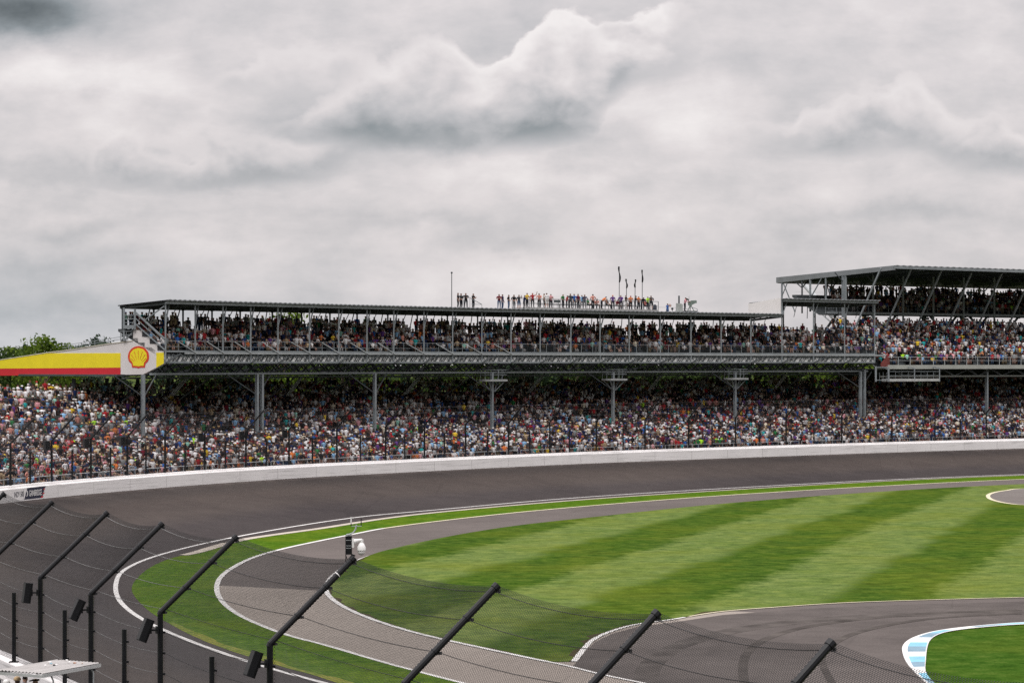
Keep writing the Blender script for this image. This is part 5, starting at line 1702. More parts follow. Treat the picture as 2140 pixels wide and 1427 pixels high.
# ---- the crowd: simple bodies for the thousands, merged into one mass
def crowd_body(sit, armup=0, bust=False):
    V = []; Q = []; S = []
    def ring(c, rx, ry, n, slot):
        b_ = len(V)
        for k in range(n):
            a = 2 * math.pi * (k + .5) / n
            V.append((c[0] + rx * math.cos(a), c[1] + ry * math.sin(a), c[2])); S.append(slot)
        return b_
    def loft(rings, n, cap0=True, cap1=True):
        bs_ = [ring(*r[:3], n, r[3]) for r in rings]
        for a, b_ in zip(bs_[:-1], bs_[1:]):
            for k in range(n): Q.append((a + k, a + (k + 1) % n, b_ + (k + 1) % n, b_ + k))
        if n == 6:
            if cap1: b_ = bs_[-1]; Q.append((b_, b_ + 1, b_ + 2, b_ + 3)); Q.append((b_, b_ + 3, b_ + 4, b_ + 5))
        elif cap1:
            b_ = bs_[-1]; Q.append((b_, b_ + 1, b_ + 2, b_ + 3))
    def limb(pts, slots):
        n = 4; bs_ = []
        for (p, r), sl in zip(pts, slots):
            b_ = len(V)
            for dx, dy in ((-1, -1), (1, -1), (1, 1), (-1, 1)):
                V.append((p[0] + dx * r, p[1] + dy * r * .8, p[2] + dy * r * .5)); S.append(sl)
            bs_.append(b_)
        for a, b_ in zip(bs_[:-1], bs_[1:]):
            for k in range(n): Q.append((a + k, a + (k + 1) % n, b_ + (k + 1) % n, b_ + k))
        b_ = bs_[-1]; Q.append((b_, b_ + 1, b_ + 2, b_ + 3))
    z = -0.38 if sit else 0.0
    loft([((0, 0, .86 + z), .17, .12, 1), ((0, 0, 1.05 + z), .165, .115, 1), ((0, 0, 1.28 + z), .215, .13, 1), ((0, 0, 1.40 + z), .10, .07, 1)], 6)
    loft([((0, 0, 1.38 + z), .05, .05, 0), ((0, -.01, 1.47 + z), .085, .09, 0), ((0, -.01, 1.545 + z), .095, .10, 0)], 6, cap1=False)
    loft([((0, -.012, 1.548 + z), .106, .122, 3), ((0, 0, 1.60 + z), .095, .105, 3), ((0, 0, 1.645 + z), .05, .06, 3)], 6)
    for sx in (-1, 1):
        if armup and sx > 0:
            limb([((sx * .22, 0, 1.32 + z), .06), ((sx * .26, -.14, 1.20 + z), .048), ((sx * .12, -.25, 1.42 + z), .04)], (1, 1, 0))
        elif sit:
            limb([((sx * .22, 0, 1.32 + z), .06), ((sx * .24, -.05, 1.07 + z), .05), ((sx * .12, -.27, 1.0 + z), .04)], (1, 0, 0))
        else:
            limb([((sx * .22, 0, 1.32 + z), .06), ((sx * .26, .0, 1.07 + z), .05), ((sx * .22, -.10, .86 + z), .04)], (1, 0, 0))
        if bust: continue
        if sit:
            limb([((sx * .09, 0, .50), .09), ((sx * .11, -.42, .52), .072), ((sx * .11, -.45, .06), .05)], (2, 2, 2))
        else:
            limb([((sx * .09, 0, .88), .09), ((sx * .10, -.02, .46), .066), ((sx * .11, 0, .02), .055)], (2, 2, 2))
    return np.array(V, np.float32), np.array(Q, np.int32), np.array(S, np.int32)
CB = [crowd_body(0), crowd_body(0, 1), crowd_body(1), crowd_body(1, 1)]
CBB = [crowd_body(0, 0, True), crowd_body(0, 1, True), crowd_body(1, 0, True), crowd_body(1, 1, True)]

seats = []      # (x, y, z, facing angle, row, zone, arc length, column)
def fill(zone, l0_, l1_, s0, n, d, zfun, occ, aisle, stand_p, step=0.54, first=0):
    for k in range(first, n):
        s = s0 + k * d + 0.42
        z = zfun(k)
        l = l0_ + rng.random() * .4
        a_off = rng.random() * 3
        while l < l1_:
            in_aisle = (l % aisle) < 1.25
            thin = math.sin(l * .31 + k * .9 + zone) * math.sin(l * .117 - k * .55 + 2 * zone)
            pr = (occ if thin < .45 else occ - .38 * (thin - .45) / .55) if not in_aisle else 0.12
            if rng.random() < pr:
                q = W.pos(l + rng.normal(0, .05), s + rng.normal(0, .08))
                st = rng.random() < stand_p(k) * (1.0 + .65 * math.sin(l * .23 + k * .4) * math.sin(l * .083 + 1.7 * k))
                i = -W.nrm(l)
                seats.append((q[0], q[1], z, math.atan2(i[0], -i[1]) + rng.normal(0, .35) - .15, k, zone, l, bool(st)))
            l += step * (0.92 + .2 * rng.random())
wave = lambda k: 0.52
fill(0, LF + 4, lEnd - 40, 2.4, len(s_rows), 0.82, lambda k: float(low_z(s_rows[k])), 0.945, 19.0, lambda k: 0.42 if k < 3 else 0.60)
fill(1, lA + .4, lE - .2, UP_S0, UP_N, UP_D, lambda k: Z_FLOOR + k * UP_H, 0.93, 16.5, lambda k: 0.40 if k < 2 else (0.66 if k < 4 else .80))
fill(2, lE + .2, lEnd - 20, T1_S0, T1_N, T1_D, lambda k: T1_Z + k * T1_H, 0.90, 15.0, lambda k: 0.75)
fill(3, l2c, lEnd - 20, T2_S0, T2_N, T2_D, lambda k: T2_Z + k * T2_H, 0.80, 15.0, lambda k: 0.62)
SX = np.array([s[0] for s in seats]); SY = np.array([s[1] for s in seats]); SZ = np.array([s[2] for s in seats])
PX = CX + SX / SY * F
keep = (PX > -200) & (PX < 2380)
seats = [s for s, k in zip(seats, keep) if k]
SX, SY, SZ, PX = SX[keep], SY[keep], SZ[keep], PX[keep]
N = len(seats)
SROW = np.array([s[4] for s in seats]); SZONE = np.array([s[5] for s in seats]); STAND = np.array([s[7] for s in seats]); SA = np.array([s[3] for s in seats])
shirt_i = rng.choice(len(SHN), N, p=SHW / SHW.sum()); trou_i = rng.choice(len(TRN), N, p=TRW / TRW.sum()); head_i = rng.choice(len(HDN), N, p=HDW / HDW.sum()); skin_i = rng.integers(0, len(SKINS), N)
PY = YH + (H - SZ - 1.3) * F / SY
# marked people seen in the photo: chest position in photo pixels, shirt
SPECIAL = [(549, 957, 'lime', 'white cap', 'in lime green vest and cap at the front rail'), (537, 950, 'green', 'dark hair', 'in green beside the lime vest at the front rail'),
           (72, 957, 'lime', 'dark hair', 'in lime safety vest beside one in red near the front'), (80, 968, 'red', 'dark hair', 'in red beside the lime safety vest near the front'), (94, 960, 'royal blue', 'white cap', 'in royal blue with white cap beside one in red'),
           (158, 920, 'lime', 'dark hair', 'in lime between the second and third bent fence posts'), (208, 949, 'lime', 'brown hair', 'in lime vest behind the short fence post'), (141, 935, 'red', 'red cap', 'in red shirt and red cap below the lime one'),
           (155, 971, 'orange', 'brown hair', 'in orange top behind a short fence post near the front'), (200, 883, 'lime', 'brown hair', 'in lime high in the stand left of the lone column'), (268, 880, 'lime', 'dark hair', 'in lime standing left of the tall lone column'),
           (1497, 918, 'lime', 'dark hair', 'in lime vest, first of the pair by the far rail'), (1508, 918, 'lime', 'dark hair', 'in lime vest, second of the pair by the far rail'), (1962, 708, 'lime', 'brown hair', 'in lime shirt amid the lower tier of the larger stand'),
           (1019, 714, 'yellow', 'dark hair', 'in yellow coat at the guard rail of the slim upper deck'), (693, 704, 'yellow', 'dark hair', 'in yellow shirt on the slim upper deck beside one in orange'), (674, 704, 'orange', 'dark hair', 'in orange shirt on the slim upper deck beside one in yellow'),
           (628, 685, 'teal', 'dark hair', 'in teal standing on the slim upper deck'), (1977, 700, 'teal', 'dark hair', 'in teal above the lime shirt in the larger stand'), (1247, 726, 'royal blue', 'brown hair', 'in royal blue at the balustrade of the slim deck'),
           (1125, 793, 'yellow', 'dark hair', 'in yellow high at the back of the shaded terrace'), (1019, 889, 'red', 'white cap', 'in red leaning by the column with a camera platform'), (784, 936, 'red', 'brown hair', 'in red at the front amid the middle of the terrace')]
used = set(); spec = []
for x, y, sh, hd, lab in SPECIAL:
    zone = 0 if y > 785 else (2 if x > 1850 else 1)
    dd = np.hypot(PX - x, (PY - y)) + 1e4 * (SZONE != zone)
    for u in used: dd[u] = 1e9
    i = int(np.argmin(dd)); used.add(i); spec.append((i, sh, hd, lab))

ORD = ['first', 'second', 'third', 'fourth', 'fifth', 'sixth', 'seventh', 'eighth', 'ninth', 'tenth', 'eleventh', 'twelfth', 'thirteenth', 'fourteenth', 'fifteenth', 'sixteenth']
tall_px = [fp[0] for fp in far_posts if fp[4] is not None and fp[0] > 0]
order = np.argsort(SY)
cand = [int(i) for i in order if SZONE[i] == 0 and 3 < PX[i] < 2137 and SROW[i] < 14 and int(i) not in used]
n_ind = 300 - len(spec) - len(ROOFP) - 2 - 4
ind = cand[:n_ind]
CG = 'spectators near the wall end of the terrace'
seen = set()
def crowd_person(i, sh, hd, tr_, label, group):
    st = STAND[i]
    pose = ('stand', 'stand_shorts', 'crossed', 'phone', 'hips')[rng.integers(0, 5)] if st else ('sit', 'sit_shorts', 'sit_lean')[rng.integers(0, 3)]
    a = SA[i]
    return person(pose, (SX[i], SY[i], SZ[i]), (math.sin(a), -math.cos(a)), sh, tr_, hd, int(skin_i[i]), float(0.93 + .1 * rng.random()), label, group)
for i, sh, hd, lab in spec:
    STAND[i] = True
    crowd_person(i, sh, hd, TRN[trou_i[i]], 'person ' + lab, 'brightly dressed spectators in the crowd')
for i in ind:
    k = int(np.argmin([abs(PX[i] - t) for t in tall_px]))
    side = 'before' if PX[i] < tall_px[k] else 'beyond'
    for attempt in range(400):
        sh, hd, tr_ = SHN[shirt_i[i]], HDN[head_i[i]], TRN[trou_i[i]]
        lab = '%s person, %s shirt, %s, %s row, just %s %s bent fence post' % ('standing' if STAND[i] else 'seated', sh, hd, ORD[SROW[i]], side, ORD[k])
        if lab not in seen: break
        shirt_i[i] = rng.choice(len(SHN), p=SHW); head_i[i] = rng.choice(len(HDN), p=HDW)
    seen.add(lab)
    crowd_person(i, sh, hd, tr_, lab, CG)
    used.add(i)

rest = np.array([i for i in range(N) if i not in used])
SHA = np.array(list(SHIRTS.values())); TRA = np.array(list(TROUSERS.values())); HDA = np.array(list(HEADS.values())); SKA = np.array(SKINS)
jit = lambda n: np.clip(rng.normal(1, .18, (n, 1)), .5, 1.5)
VV = []; QQ = []; CC = []; off = 0
lowrow = (SROW < 3) | (SZONE == 1) & (SROW < 2)
variant = np.where(STAND, np.where(rng.random(N) < .22, 1, 0), np.where(rng.random(N) < .2, 3, 2))
for full in (True, False):
    for v in range(4):
        idx = rest[(variant[rest] == v) & (lowrow[rest] | (SZONE[rest] >= 1) if full else ~(lowrow[rest] | (SZONE[rest] >= 1)))]
        if len(idx) == 0: continue
        bv, bq, bslot = (CB if full else CBB)[v]
        n = len(idx); m = len(bv)
        ca, sa = np.cos(SA[idx])[:, None], np.sin(SA[idx])[:, None]
        sc = (0.95 + .14 * rng.random(n))[:, None]; wd = (1.0 + .24 * rng.random(n))[:, None]
        x = bv[None, :, 0] * wd * sc; y = bv[None, :, 1] * wd * sc; z = bv[None, :, 2] * sc
        X = SX[idx][:, None] + x * ca - y * sa; Y = SY[idx][:, None] + x * sa + y * ca; Z = SZ[idx][:, None] + z
        VV.append(np.stack([X, Y, Z], -1).reshape(-1, 3))
        QQ.append((bq[None] + (off + np.arange(n) * m)[:, None, None]).reshape(-1, 4))
        shc = SHA[shirt_i[idx]] * jit(n) * .86; trc = TRA[trou_i[idx]] * jit(n) * .5; hdc = HDA[head_i[idx]] * jit(n) * .9; skc = SKA[skin_i[idx]] * jit(n) * np.array((.74, .76, .84))  # trouser colours dimmed, standing in for shade below the lit heads and shoulders
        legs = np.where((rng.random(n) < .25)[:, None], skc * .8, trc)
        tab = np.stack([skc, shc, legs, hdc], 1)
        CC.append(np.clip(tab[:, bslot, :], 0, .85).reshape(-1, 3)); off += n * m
V = np.concatenate(VV).astype(np.float32); Q = np.concatenate(QQ).astype(np.int32); C = np.concatenate(CC).astype(np.float32)
org = V.mean(axis=0)
me = bpy.data.meshes.new('crowd')
me.vertices.add(len(V)); me.vertices.foreach_set('co', (V - org).ravel())
me.loops.add(Q.size); me.loops.foreach_set('vertex_index', Q.ravel())
me.polygons.add(len(Q)); me.polygons.foreach_set('loop_start', np.arange(0, Q.size, 4, dtype=np.int32))
me.update(calc_edges=True)
ca = me.color_attributes.new('cloth', 'FLOAT_COLOR', 'POINT')
ca.data.foreach_set('color', np.c_[C, np.ones(len(C), np.float32)].astype(np.float32).ravel())
me.materials.append(M_CROWD)
cr = bpy.data.objects.new('crowd', me); cr.location = [float(v) for v in org]; COL.objects.link(cr)
tag(cr, 'dense crowd of spectators filling the terraces and upper decks', None, None, 'stuff')
print('crowd', len(rest), 'faces', len(Q))
# ------------------------------------------------------------------ near spectator side: canopy and the people under it
ZC = 4.3
def cz(x, y, z): 
    d = (H - z) * F / (y - YH)
    return np.array([(x - CX) * d / F, d, z])
cB, cR, cFt = cz(118, 1378, ZC), cz(210, 1384.5, ZC), cz(90, 1406.5, ZC)
cLf = cB + (cFt - cR)
can = thing('canopy', 'pale corrugated canopy roof on bent poles with litter lying on top beside the fence', 'canopy', (cFt[0], cFt[1], 2.2))
mb = MB()
nA_, nB_ = 49, 2
rows = []
eA = cR - cB; eB = cLf - cB
for i in range(nA_):
    t = i / (nA_ - 1)
    w = 0.022 * math.sin(t * math.pi * 2 * 13)
    rows.append([cB + eA * t + eB * s + np.array((0, 0, w)) for s in np.linspace(0, 1.0, 4)])
mb.grid(rows)
rows2 = [[p - np.array((0, 0, 0.012)) for p in r] for r in rows]
mb.grid(rows2)
mb.build('corrugated_sheet', CANVAS, can)
mb = MB()
for (a, b_) in ((cR, cFt), (cB, cLf)):
    mb.beam(a - (0, 0, .075), b_ - (0, 0, .075), .05, .10)
mb.beam(cR - (0, 0, .09), cB - (0, 0, .09), .05, .08); mb.beam(cFt - (0, 0, .09), cLf - (0, 0, .09), .05, .08)
mb.build('edge_frame', ALU, can)
for t in (0.10, 0.80):
    a = cR + (cFt - cR) * t - eA / np.linalg.norm(eA) * .06
    mb = MB(); mb.tube([(a[0], a[1], 2.0), (a[0], a[1], ZC - .28), tuple(a + (eA * -.05) + (0, 0, -.14)), tuple(a + eA * -.14 + (0, 0, -.09))], .026, 8)
    mb.build('bent_pole', STEEL_L, can)
lit = [(95, 1389.5, 'white crumpled cup lying on the canopy', WHITE), (107, 1385.5, 'pale blue crumpled bottle on the canopy', simple('pale_blue_plastic', (.30, .52, .62), .4)), (104, 1383, 'white paper cup on the canopy rear', WHITE),
       (139.5, 1378.8, 'white lid lying at the rear corner of the canopy', WHITE), (145, 1383, 'flat white tray on the canopy', WHITE), (156, 1384.5, 'brown paper wrapper on the canopy', simple('brown_paper', (.42, .24, .16), .8)), (172, 1385, 'pale wrapper by the outer corner of the canopy', simple('pale_paper', (.62, .5, .42), .8)),
       (113, 1389, 'small black can on the canopy', BLACK), (118, 1388.2, 'tiny white cap beside the black can on the canopy', WHITE)]
for x, y, lab, m in lit:
    q = cz(x, y, ZC + .03)
    o = thing('litter', lab, 'litter', tuple(q), 'litter lying on the canopy')
    mb = MB(); d = Vector((rng.normal(), rng.normal(), .15 * rng.random())).normalized()
    r = .022 + .02 * rng.random()
    mb.tube([Vector(q) - d * r * 1.7, Vector(q) - d * r * .5, Vector(q) + d * r * .7, Vector(q) + d * r * 1.5], [r * .75, r, r * .85, r * .5], 7)
    mb.build('wrapping', m, o, smooth=True)

# near terrace with white-edged benches behind the near wall
nt_ = thing('near_terrace', 'near concrete terrace with white benches behind the fence wall', 'terrace', (-16, 84, 1.2))
prof = [(1.3, 1.0), (1.3, 1.9), (2.6, 1.9), (2.6, 2.2), (3.5, 2.2), (3.5, 2.5), (4.4, 2.5), (4.4, 2.8), (5.3, 2.8), (5.3, 3.1), (6.2, 3.1), (6.2, 1.0)]
ln0, ln1 = 30, L_NEAR_END + 4
sweep('steps', prof, ln0, ln1, 3, CONC_D, nt_)
for k, (s, z) in enumerate(((1.75, 2.42), (3.0, 2.62))):
    mb = MB()
    n = 40
    ls = np.linspace(ln0, ln1, n)
    sweep('bench', [(s, z), (s, z + .05), (s + .28, z + .05), (s + .28, z)], ln0, ln1, 3, CANVAS if k == 0 else ALU, nt_)
mb = MB()
for l in np.arange(ln0 + 1, ln1, 2.4): mb.beam(W3(l, 1.9, 1.9), W3(l, 1.9, 2.42), .06); mb.beam(W3(l, 3.1, 2.2), W3(l, 3.1, 2.62), .06)
mb.build('bench_leg', STEEL_D, nt_)

def acc(o, name, mb, mat, label=None):
    """An accessory modelled in the person's own frame."""
    c = mb.build(name, mat, o, smooth=True)
    if label: c['label'] = label
    return c
NPP = [ # x, y of the crown in the photo, crown height, pose, clothes
    (13.5, 1419.5, 3.93, 'stand', 'grey', 'dark', 'white cap', 0, 'person in white cap cut off by the photo corner, below the canopy'),
    (36, 1413, 3.98, 'stand', 'tan', 'dark', 'brown hair', 0, 'person in tan backwards cap and dark sunglasses below the canopy'),
    (52, 1407, 4.02, 'stand', (0.30, 0.30, 0.33), 'dark', 'dark hair', 0, 'person in grey and white jersey turned away below the canopy'),
    (75, 1413, 3.95, 'stand', 'charcoal', 'dark', (0.42, 0.24, 0.08), 2, 'fair haired person with a black visor below the canopy')]
for n_, (x, y, zc, pose, sh, tr_, hd, sk, lab) in enumerate(NPP):
    sc = 1.02
    q = cz(x, y, zc)
    f = (0.45, -0.9) if n_ != 2 else (0.7, 0.7)
    if n_ == 3: f = (-0.8, -.5)
    o = person(pose, (q[0], q[1], zc - 1.655 * sc), f, sh, tr_, hd, sk, sc, lab, 'people below the canopy')
    o.pop('_flat', None)
    if n_ in (0, 1):
        mb = MB(); capm = WHITE if n_ == 0 else simple('tan_cap_cloth', (.46, .33, .19), .85)
        mb.lathe([(.098, 1.545), (.100, 1.575), (.090, 1.62), (.062, 1.652), (.02, 1.666)], (0, .0, 0), 14)
        sg = -1 if n_ == 0 else 1
        mb.prism([(-.075, sg * .085, 1.55), (-.06, sg * .15, 1.535), (0, sg * .17, 1.53), (.06, sg * .15, 1.535), (.075, sg * .085, 1.55)], (0, 0, .012))
        acc(o, 'cap', mb, capm)
    if n_ == 1:
        mb = MB()
        for sx in (-1, 1): mb.box((sx * .036, -.088, 1.505), (.055, .016, .036))
        mb.box((0, -.092, 1.512), (.10, .008, .008))
        for sx in (-1, 1): mb.beam((sx * .065, -.085, 1.512), (sx * .082, 0, 1.51), .008)
        acc(o, 'sunglasses', mb, BLACK)
    if n_ == 2:
        mb = MB()
        mb.tube([(-.17, .09, 1.36), (-.06, .125, 1.22), (.06, .125, 1.22), (.17, .09, 1.36)], .022, 8)
        mb.tube([(-.205, .02, 1.28), (-.225, .02, 1.12)], .05, 8); mb.tube([(.205, .02, 1.28), (.225, .02, 1.12)], .05, 8)
        acc(o, 'jersey_trim', mb, WHITE, 'white trim on the grey jersey')
        mb = MB(); mb.box((0, .125, 1.16), (.20, .012, .05)); acc(o, 'jersey_band', mb, simple('pink_print', (.55, .12, .18), .8))
    if n_ == 3:
        mb = MB(); mb.prism([(-.085, -.06, 1.555), (-.07, -.17, 1.53), (0, -.20, 1.525), (.07, -.17, 1.53), (.085, -.06, 1.555)], (0, 0, .016)); mb.lathe([(.101, 1.54), (.102, 1.575)], (0, 0, 0), 14)
        acc(o, 'visor', mb, BLACK)

# ------------------------------------------------------------------ trees behind the stands
def leaf_mat(name, a, b_):
    m, nt, bs_ = nt_of(name)
    g = nt.nodes.new('ShaderNodeNewGeometry')
    n1 = noise(nt, 0.7, 3, 0.6, objcoord(nt))
    f = math_n(nt, 'ADD', math_n(nt, 'MULTIPLY', g.outputs['Random Per Island'], .6), math_n(nt, 'MULTIPLY', n1.outputs[0], .5))
    c = ramp(nt, f, [(0.25, a), (0.85, b_)])
    L(nt, c, bs_.inputs['Base Color'])
    bs_.inputs['Roughness'].default_value = 0.75
    bs_.inputs['Specular IOR Level'].default_value = 0.2
    tr_ = nt.nodes.new('ShaderNodeBsdfTranslucent'); L(nt, c, tr_.inputs['Color'])
    mx = nt.nodes.new('ShaderNodeMixShader'); mx.inputs[0].default_value = 0.35
    out = nt.nodes['Material Output']
    L(nt, bs_.outputs[0], mx.inputs[1]); L(nt, tr_.outputs[0], mx.inputs[2]); L(nt, mx.outputs[0], out.inputs['Surface'])
    return m
LEAF = [leaf_mat('dark_leaves', (0.019, 0.038, 0.009), (0.062, 0.102, 0.022)), leaf_mat('bright_leaves', (0.034, 0.068, 0.008), (0.150, 0.225, 0.022)), leaf_mat('blue_green_leaves', (0.018, 0.036, 0.020), (0.05, 0.082, 0.045))]
BARK = simple('bark', (0.10, 0.075, 0.055), 0.9, 0, 0.3, 4)
def tree_meshes(seed, leafy, hgt=14.0):
    r = np.random.default_rng(seed)
    mt = MB()
    trunk = [(0, 0, 0), (.15 * r.normal(), .1, hgt * .2), (.25 * r.normal(), .15 * r.normal(), hgt * .42), (.35 * r.normal(), .3 * r.normal(), hgt * .62), (.5 * r.normal(), .4 * r.normal(), hgt * .84)]
    mt.tube(trunk, [.34, .27, .21, .13, .05], 9)
    clumps = []
    for k in range(17):
        z = hgt * (.24 + .70 * (k / 16) ** .9); a = k * 2.4 + r.random()
        env = math.sin(min(1, max(0.0, (z / hgt - .10) / .90)) ** .72 * math.pi) ** .6
        rad = hgt * .34 * env * (.55 + .5 * r.random())
        zt = hgt * (.18 + .5 * (k / 16))
        base = np.array([np.interp(zt, [p[2] for p in trunk], [p[j] for p in trunk]) for j in range(3)])
        tip_ = np.array((math.cos(a) * rad, math.sin(a) * rad, z))
        mid = (base + tip_) / 2 + np.array((0, 0, -.3 + .4 * r.random()))
        mt.tube([base, mid, tip_], [.11, .07, .025], 5)
        clumps.append((tip_, hgt * (.085 + .06 * r.random())))
        for _ in range(2):
            clumps.append((mid * .4 + tip_ * .6 + r.normal(0, hgt * .05, 3), hgt * (.06 + .05 * r.random())))
    clumps.append((np.array((0, 0, hgt * .95)), hgt * .07))
    n = 5200
    ci = r.integers(0, len(clumps), n)
    cc = np.array([clumps[i][0] for i in ci]); cr_ = np.array([clumps[i][1] for i in ci])
    d = r.normal(size=(n, 3)); d /= np.linalg.norm(d, axis=1)[:, None]
    pos = cc + d * (cr_ * r.random(n) ** .45)[:, None] * np.array((1.05, 1.05, .8))
    u = r.normal(size=(n, 3)); u /= np.linalg.norm(u, axis=1)[:, None]
    w = np.cross(u, r.normal(size=(n, 3))); w /= np.linalg.norm(w, axis=1)[:, None]
    sz = (.13 + .14 * r.random(n))[:, None] * hgt / 12
    q = np.stack([pos - u * sz, pos - w * sz * .55, pos + u * sz, pos + w * sz * .55], 1).reshape(-1, 3)
    me1 = bpy.data.meshes.new('trunk'); me1.from_pydata(mt.v, [], mt.f); me1.materials.append(BARK)
    me2 = bpy.data.meshes.new('crown')
    me2.from_pydata(q.tolist(), [], np.arange(4 * n).reshape(-1, 4).tolist()); me2.materials.append(LEAF[leafy])
    return me1, me2
TM = {(k, c): tree_meshes(k * 7 + c, c) for k in (0, 1) for c in (0, 1, 2)}
def tree(x, d, ytop, kind, wid, label, group):
    hgt = H + (YH - ytop) * d / F
    t = bpy.data.objects.new('tree', None); COL.objects.link(t)
    t.location = ((x - CX) * d / F, d, -.06); t.rotation_euler = (0, 0, rng.random() * 6.28)
    t.scale = (hgt / 14 * wid, hgt / 14 * wid, hgt / 14)
    tag(t, label, 'tree', group)
    for nm, me_ in zip(('trunk', 'crown'), TM[(int(rng.integers(0, 2)), kind)]):
        o = bpy.data.objects.new(nm, me_); COL.objects.link(o); o.parent = t
tree(-2, 345, 730, 0, 1.0, 'dark tree cut by the photo edge above the yellow wall', 'trees above the painted end wall')
tree(34, 350, 724, 1, 1.05, 'loose fresh green tree above the yellow and red wall', 'trees above the painted end wall')
tree(98, 340, 709, 1, 1.0, 'rounded green tree standing highest above the sloping white coping', 'trees above the painted end wall')
tree(62, 400, 724, 2, 1.2, 'hazy low tree between two greener ones above the end wall', 'trees above the painted end wall')
tree(165, 420, 719, 2, 1.1, 'small blue green tree behind the ramp railing', 'trees above the painted end wall')
tree(205, 400, 707, 2, 1.25, 'blue green tree behind the end of the ramp railing', 'trees above the painted end wall')
tree(130, 430, 722, 2, 1.2, 'distant low hazy tree behind the start of the ramp railing', 'trees above the painted end wall')
for q_, (x, yt, lab) in enumerate(((-95, 716, 'dark tree beyond the lower end of the yellow and red wall'), (-190, 712, 'tall dark tree well clear of the painted end wall'), (-290, 718, 'dark tree farthest along the row past the painted end wall'))):
    tree(x, 370 + 15 * q_, yt, 0, 1.3, lab, 'trees above the painted end wall')
xs = list(np.arange(375, 2160, 49))
marks_ = {}
for i, x in enumerate(xs):
    kind = (1 if (540 < x < 1080 and i % 4 == 0) else (0 if i % 3 else 2))
    if x > 1580: kind = (0, 1, 0, 2)[i % 4]
    yt = 700 + 22 * rng.random()
    k = int(np.argmin([abs(x - c[0]) for c in colx[:9]]))
    tree(x + rng.normal(0, 12), 355 + x * .03 + 60 * rng.random(), yt, kind, 1.15,
         '%s tree glimpsed through the steelwork under the deck, %s column %s' % (('dark', 'bright yellow green', 'blue green')[kind], 'before' if x < colx[k][0] else 'after', ORD[k]), 'trees seen under the upper deck')
tree(606, 372, 652, 1, .8, 'bright yellow green tree top showing under the slim roof', None)

# ------------------------------------------------------------------ sky and light
world = bpy.data.worlds.new('World'); scene.world = world; world.use_nodes = True
nt = world.node_tree; nt.nodes.clear()
out = nt.nodes.new('ShaderNodeOutputWorld')
SUN_EL, SUN_AZ = 60.0, -165.0        # azimuth measured from +Y towards +X
sky = nt.nodes.new('ShaderNodeTexSky'); sky.sky_type = 'NISHITA'; sky.sun_disc = False
sky.sun_elevation = R(SUN_EL); sky.sun_rotation = R(SUN_AZ); sky.dust_density = 2.0
tc = nt.nodes.new('ShaderNodeTexCoord')
sep = nt.nodes.new('ShaderNodeSeparateXYZ'); L(nt, tc.outputs['Generated'], sep.inputs[0])
M = lambda op, a, b_=None, c=None, clamp=False: math_n(nt, op, a, b_, c, clamp)
ay = M('MAXIMUM', M('ABSOLUTE', sep.outputs[1]), 0.08)
# cloud chart: azimuth and height of the view direction, in thousands of photo pixels
U = M('MULTIPLY_ADD', M('DIVIDE', sep.outputs[0], ay), F / 1000, CX / 1000)
Vv = M('MULTIPLY_ADD', M('DIVIDE', sep.outputs[2], ay), -F / 1000, YH / 1000)
comb = nt.nodes.new('ShaderNodeCombineXYZ'); L(nt, U, comb.inputs[0]); L(nt, Vv, comb.inputs[1])
def cnoise(scale, detail, rough, sc, rz=0.0, dist=0.0, gain=1.0):
    n = noise(nt, scale, detail, rough, mapping(nt, comb.outputs[0], sc, (0, 0, rz)), dist)
    return M('MULTIPLY', M('SUBTRACT', n.outputs[0], 0.5), gain)       # centred on zero
w1 = cnoise(2.6, 6, 0.55, (1, 1.8, 1), 0, 0, 1.0)
w2 = cnoise(3.4, 6, 0.58, (1.0, 1.6, 1.0), 1.3, 0, 1.0)
fb = cnoise(2.0, 9, 0.62, (0.9, 2.6, 1), 0.16, 0.15, 1.0)
fb2 = cnoise(7.0, 9, 0.64, (1.0, 1.4, 1), 0.1, 0.15, 1.0)
fb3 = cnoise(6.5, 3.2, 0.52, (1.0, 1.25, 1), 0.5, 0.25, 1.0)
U2 = M('ADD', U, M('MULTIPLY', w1, 0.30))
V2 = M('ADD', Vv, M('MULTIPLY', w2, 0.17))
def blob(cx, cy, sx, sy, u=None, v=None):
    a = M('DIVIDE', M('SUBTRACT', u or U2, cx), sx); b_ = M('DIVIDE', M('SUBTRACT', v or V2, cy), sy)
    return M('EXPONENT', M('MULTIPLY', M('ADD', M('MULTIPLY', a, a), M('MULTIPLY', b_, b_)), -1.0))
val = M('ADD', 0.665, M('MULTIPLY', fb, 0.55))
val = M('ADD', val, M('ADD', M('MULTIPLY', fb2, 0.24), M('MULTIPLY', fb3, 0.20)))
DARKS = [(.02, .015, .15, .070, -.58), (.93, .285, .33, .030, -.10), (.43, .355, .30, .034, -.20), (1.80, .290, .17, .028, -.12), (2.10, .330, .11, .032, -.14),
         (.13, .475, .15, .020, -.12), (.90, .478, .20, .024, -.12), (.05, .365, .12, .025, -.10), (.20, .205, .03, .016, -.08), (.06, .55, .30, .05, -.13), (.10, .66, .40, .05, -.20), (1.06, .515, .12, .018, -.10), (1.9, .455, .25, .02, -.10), (1.75, .50, .12, .02, -.06)]
BRIGHT = [(.16, .16, .24, .055, .20), (.35, .275, .2, .03, .10), (1.42, .25, .18, .04, .12), (1.15, .36, .35, .025, .10), (1.65, .20, .25, .03, .06), (.30, .52, .25, .025, .06), (1.45, .42, .3, .035, .05), (1.15, .60, .5, .05, .06)]
for cx, cy, sx, sy, a in DARKS + BRIGHT:
    val = M('ADD', val, M('MULTIPLY', blob(cx, cy, sx, sy), a))
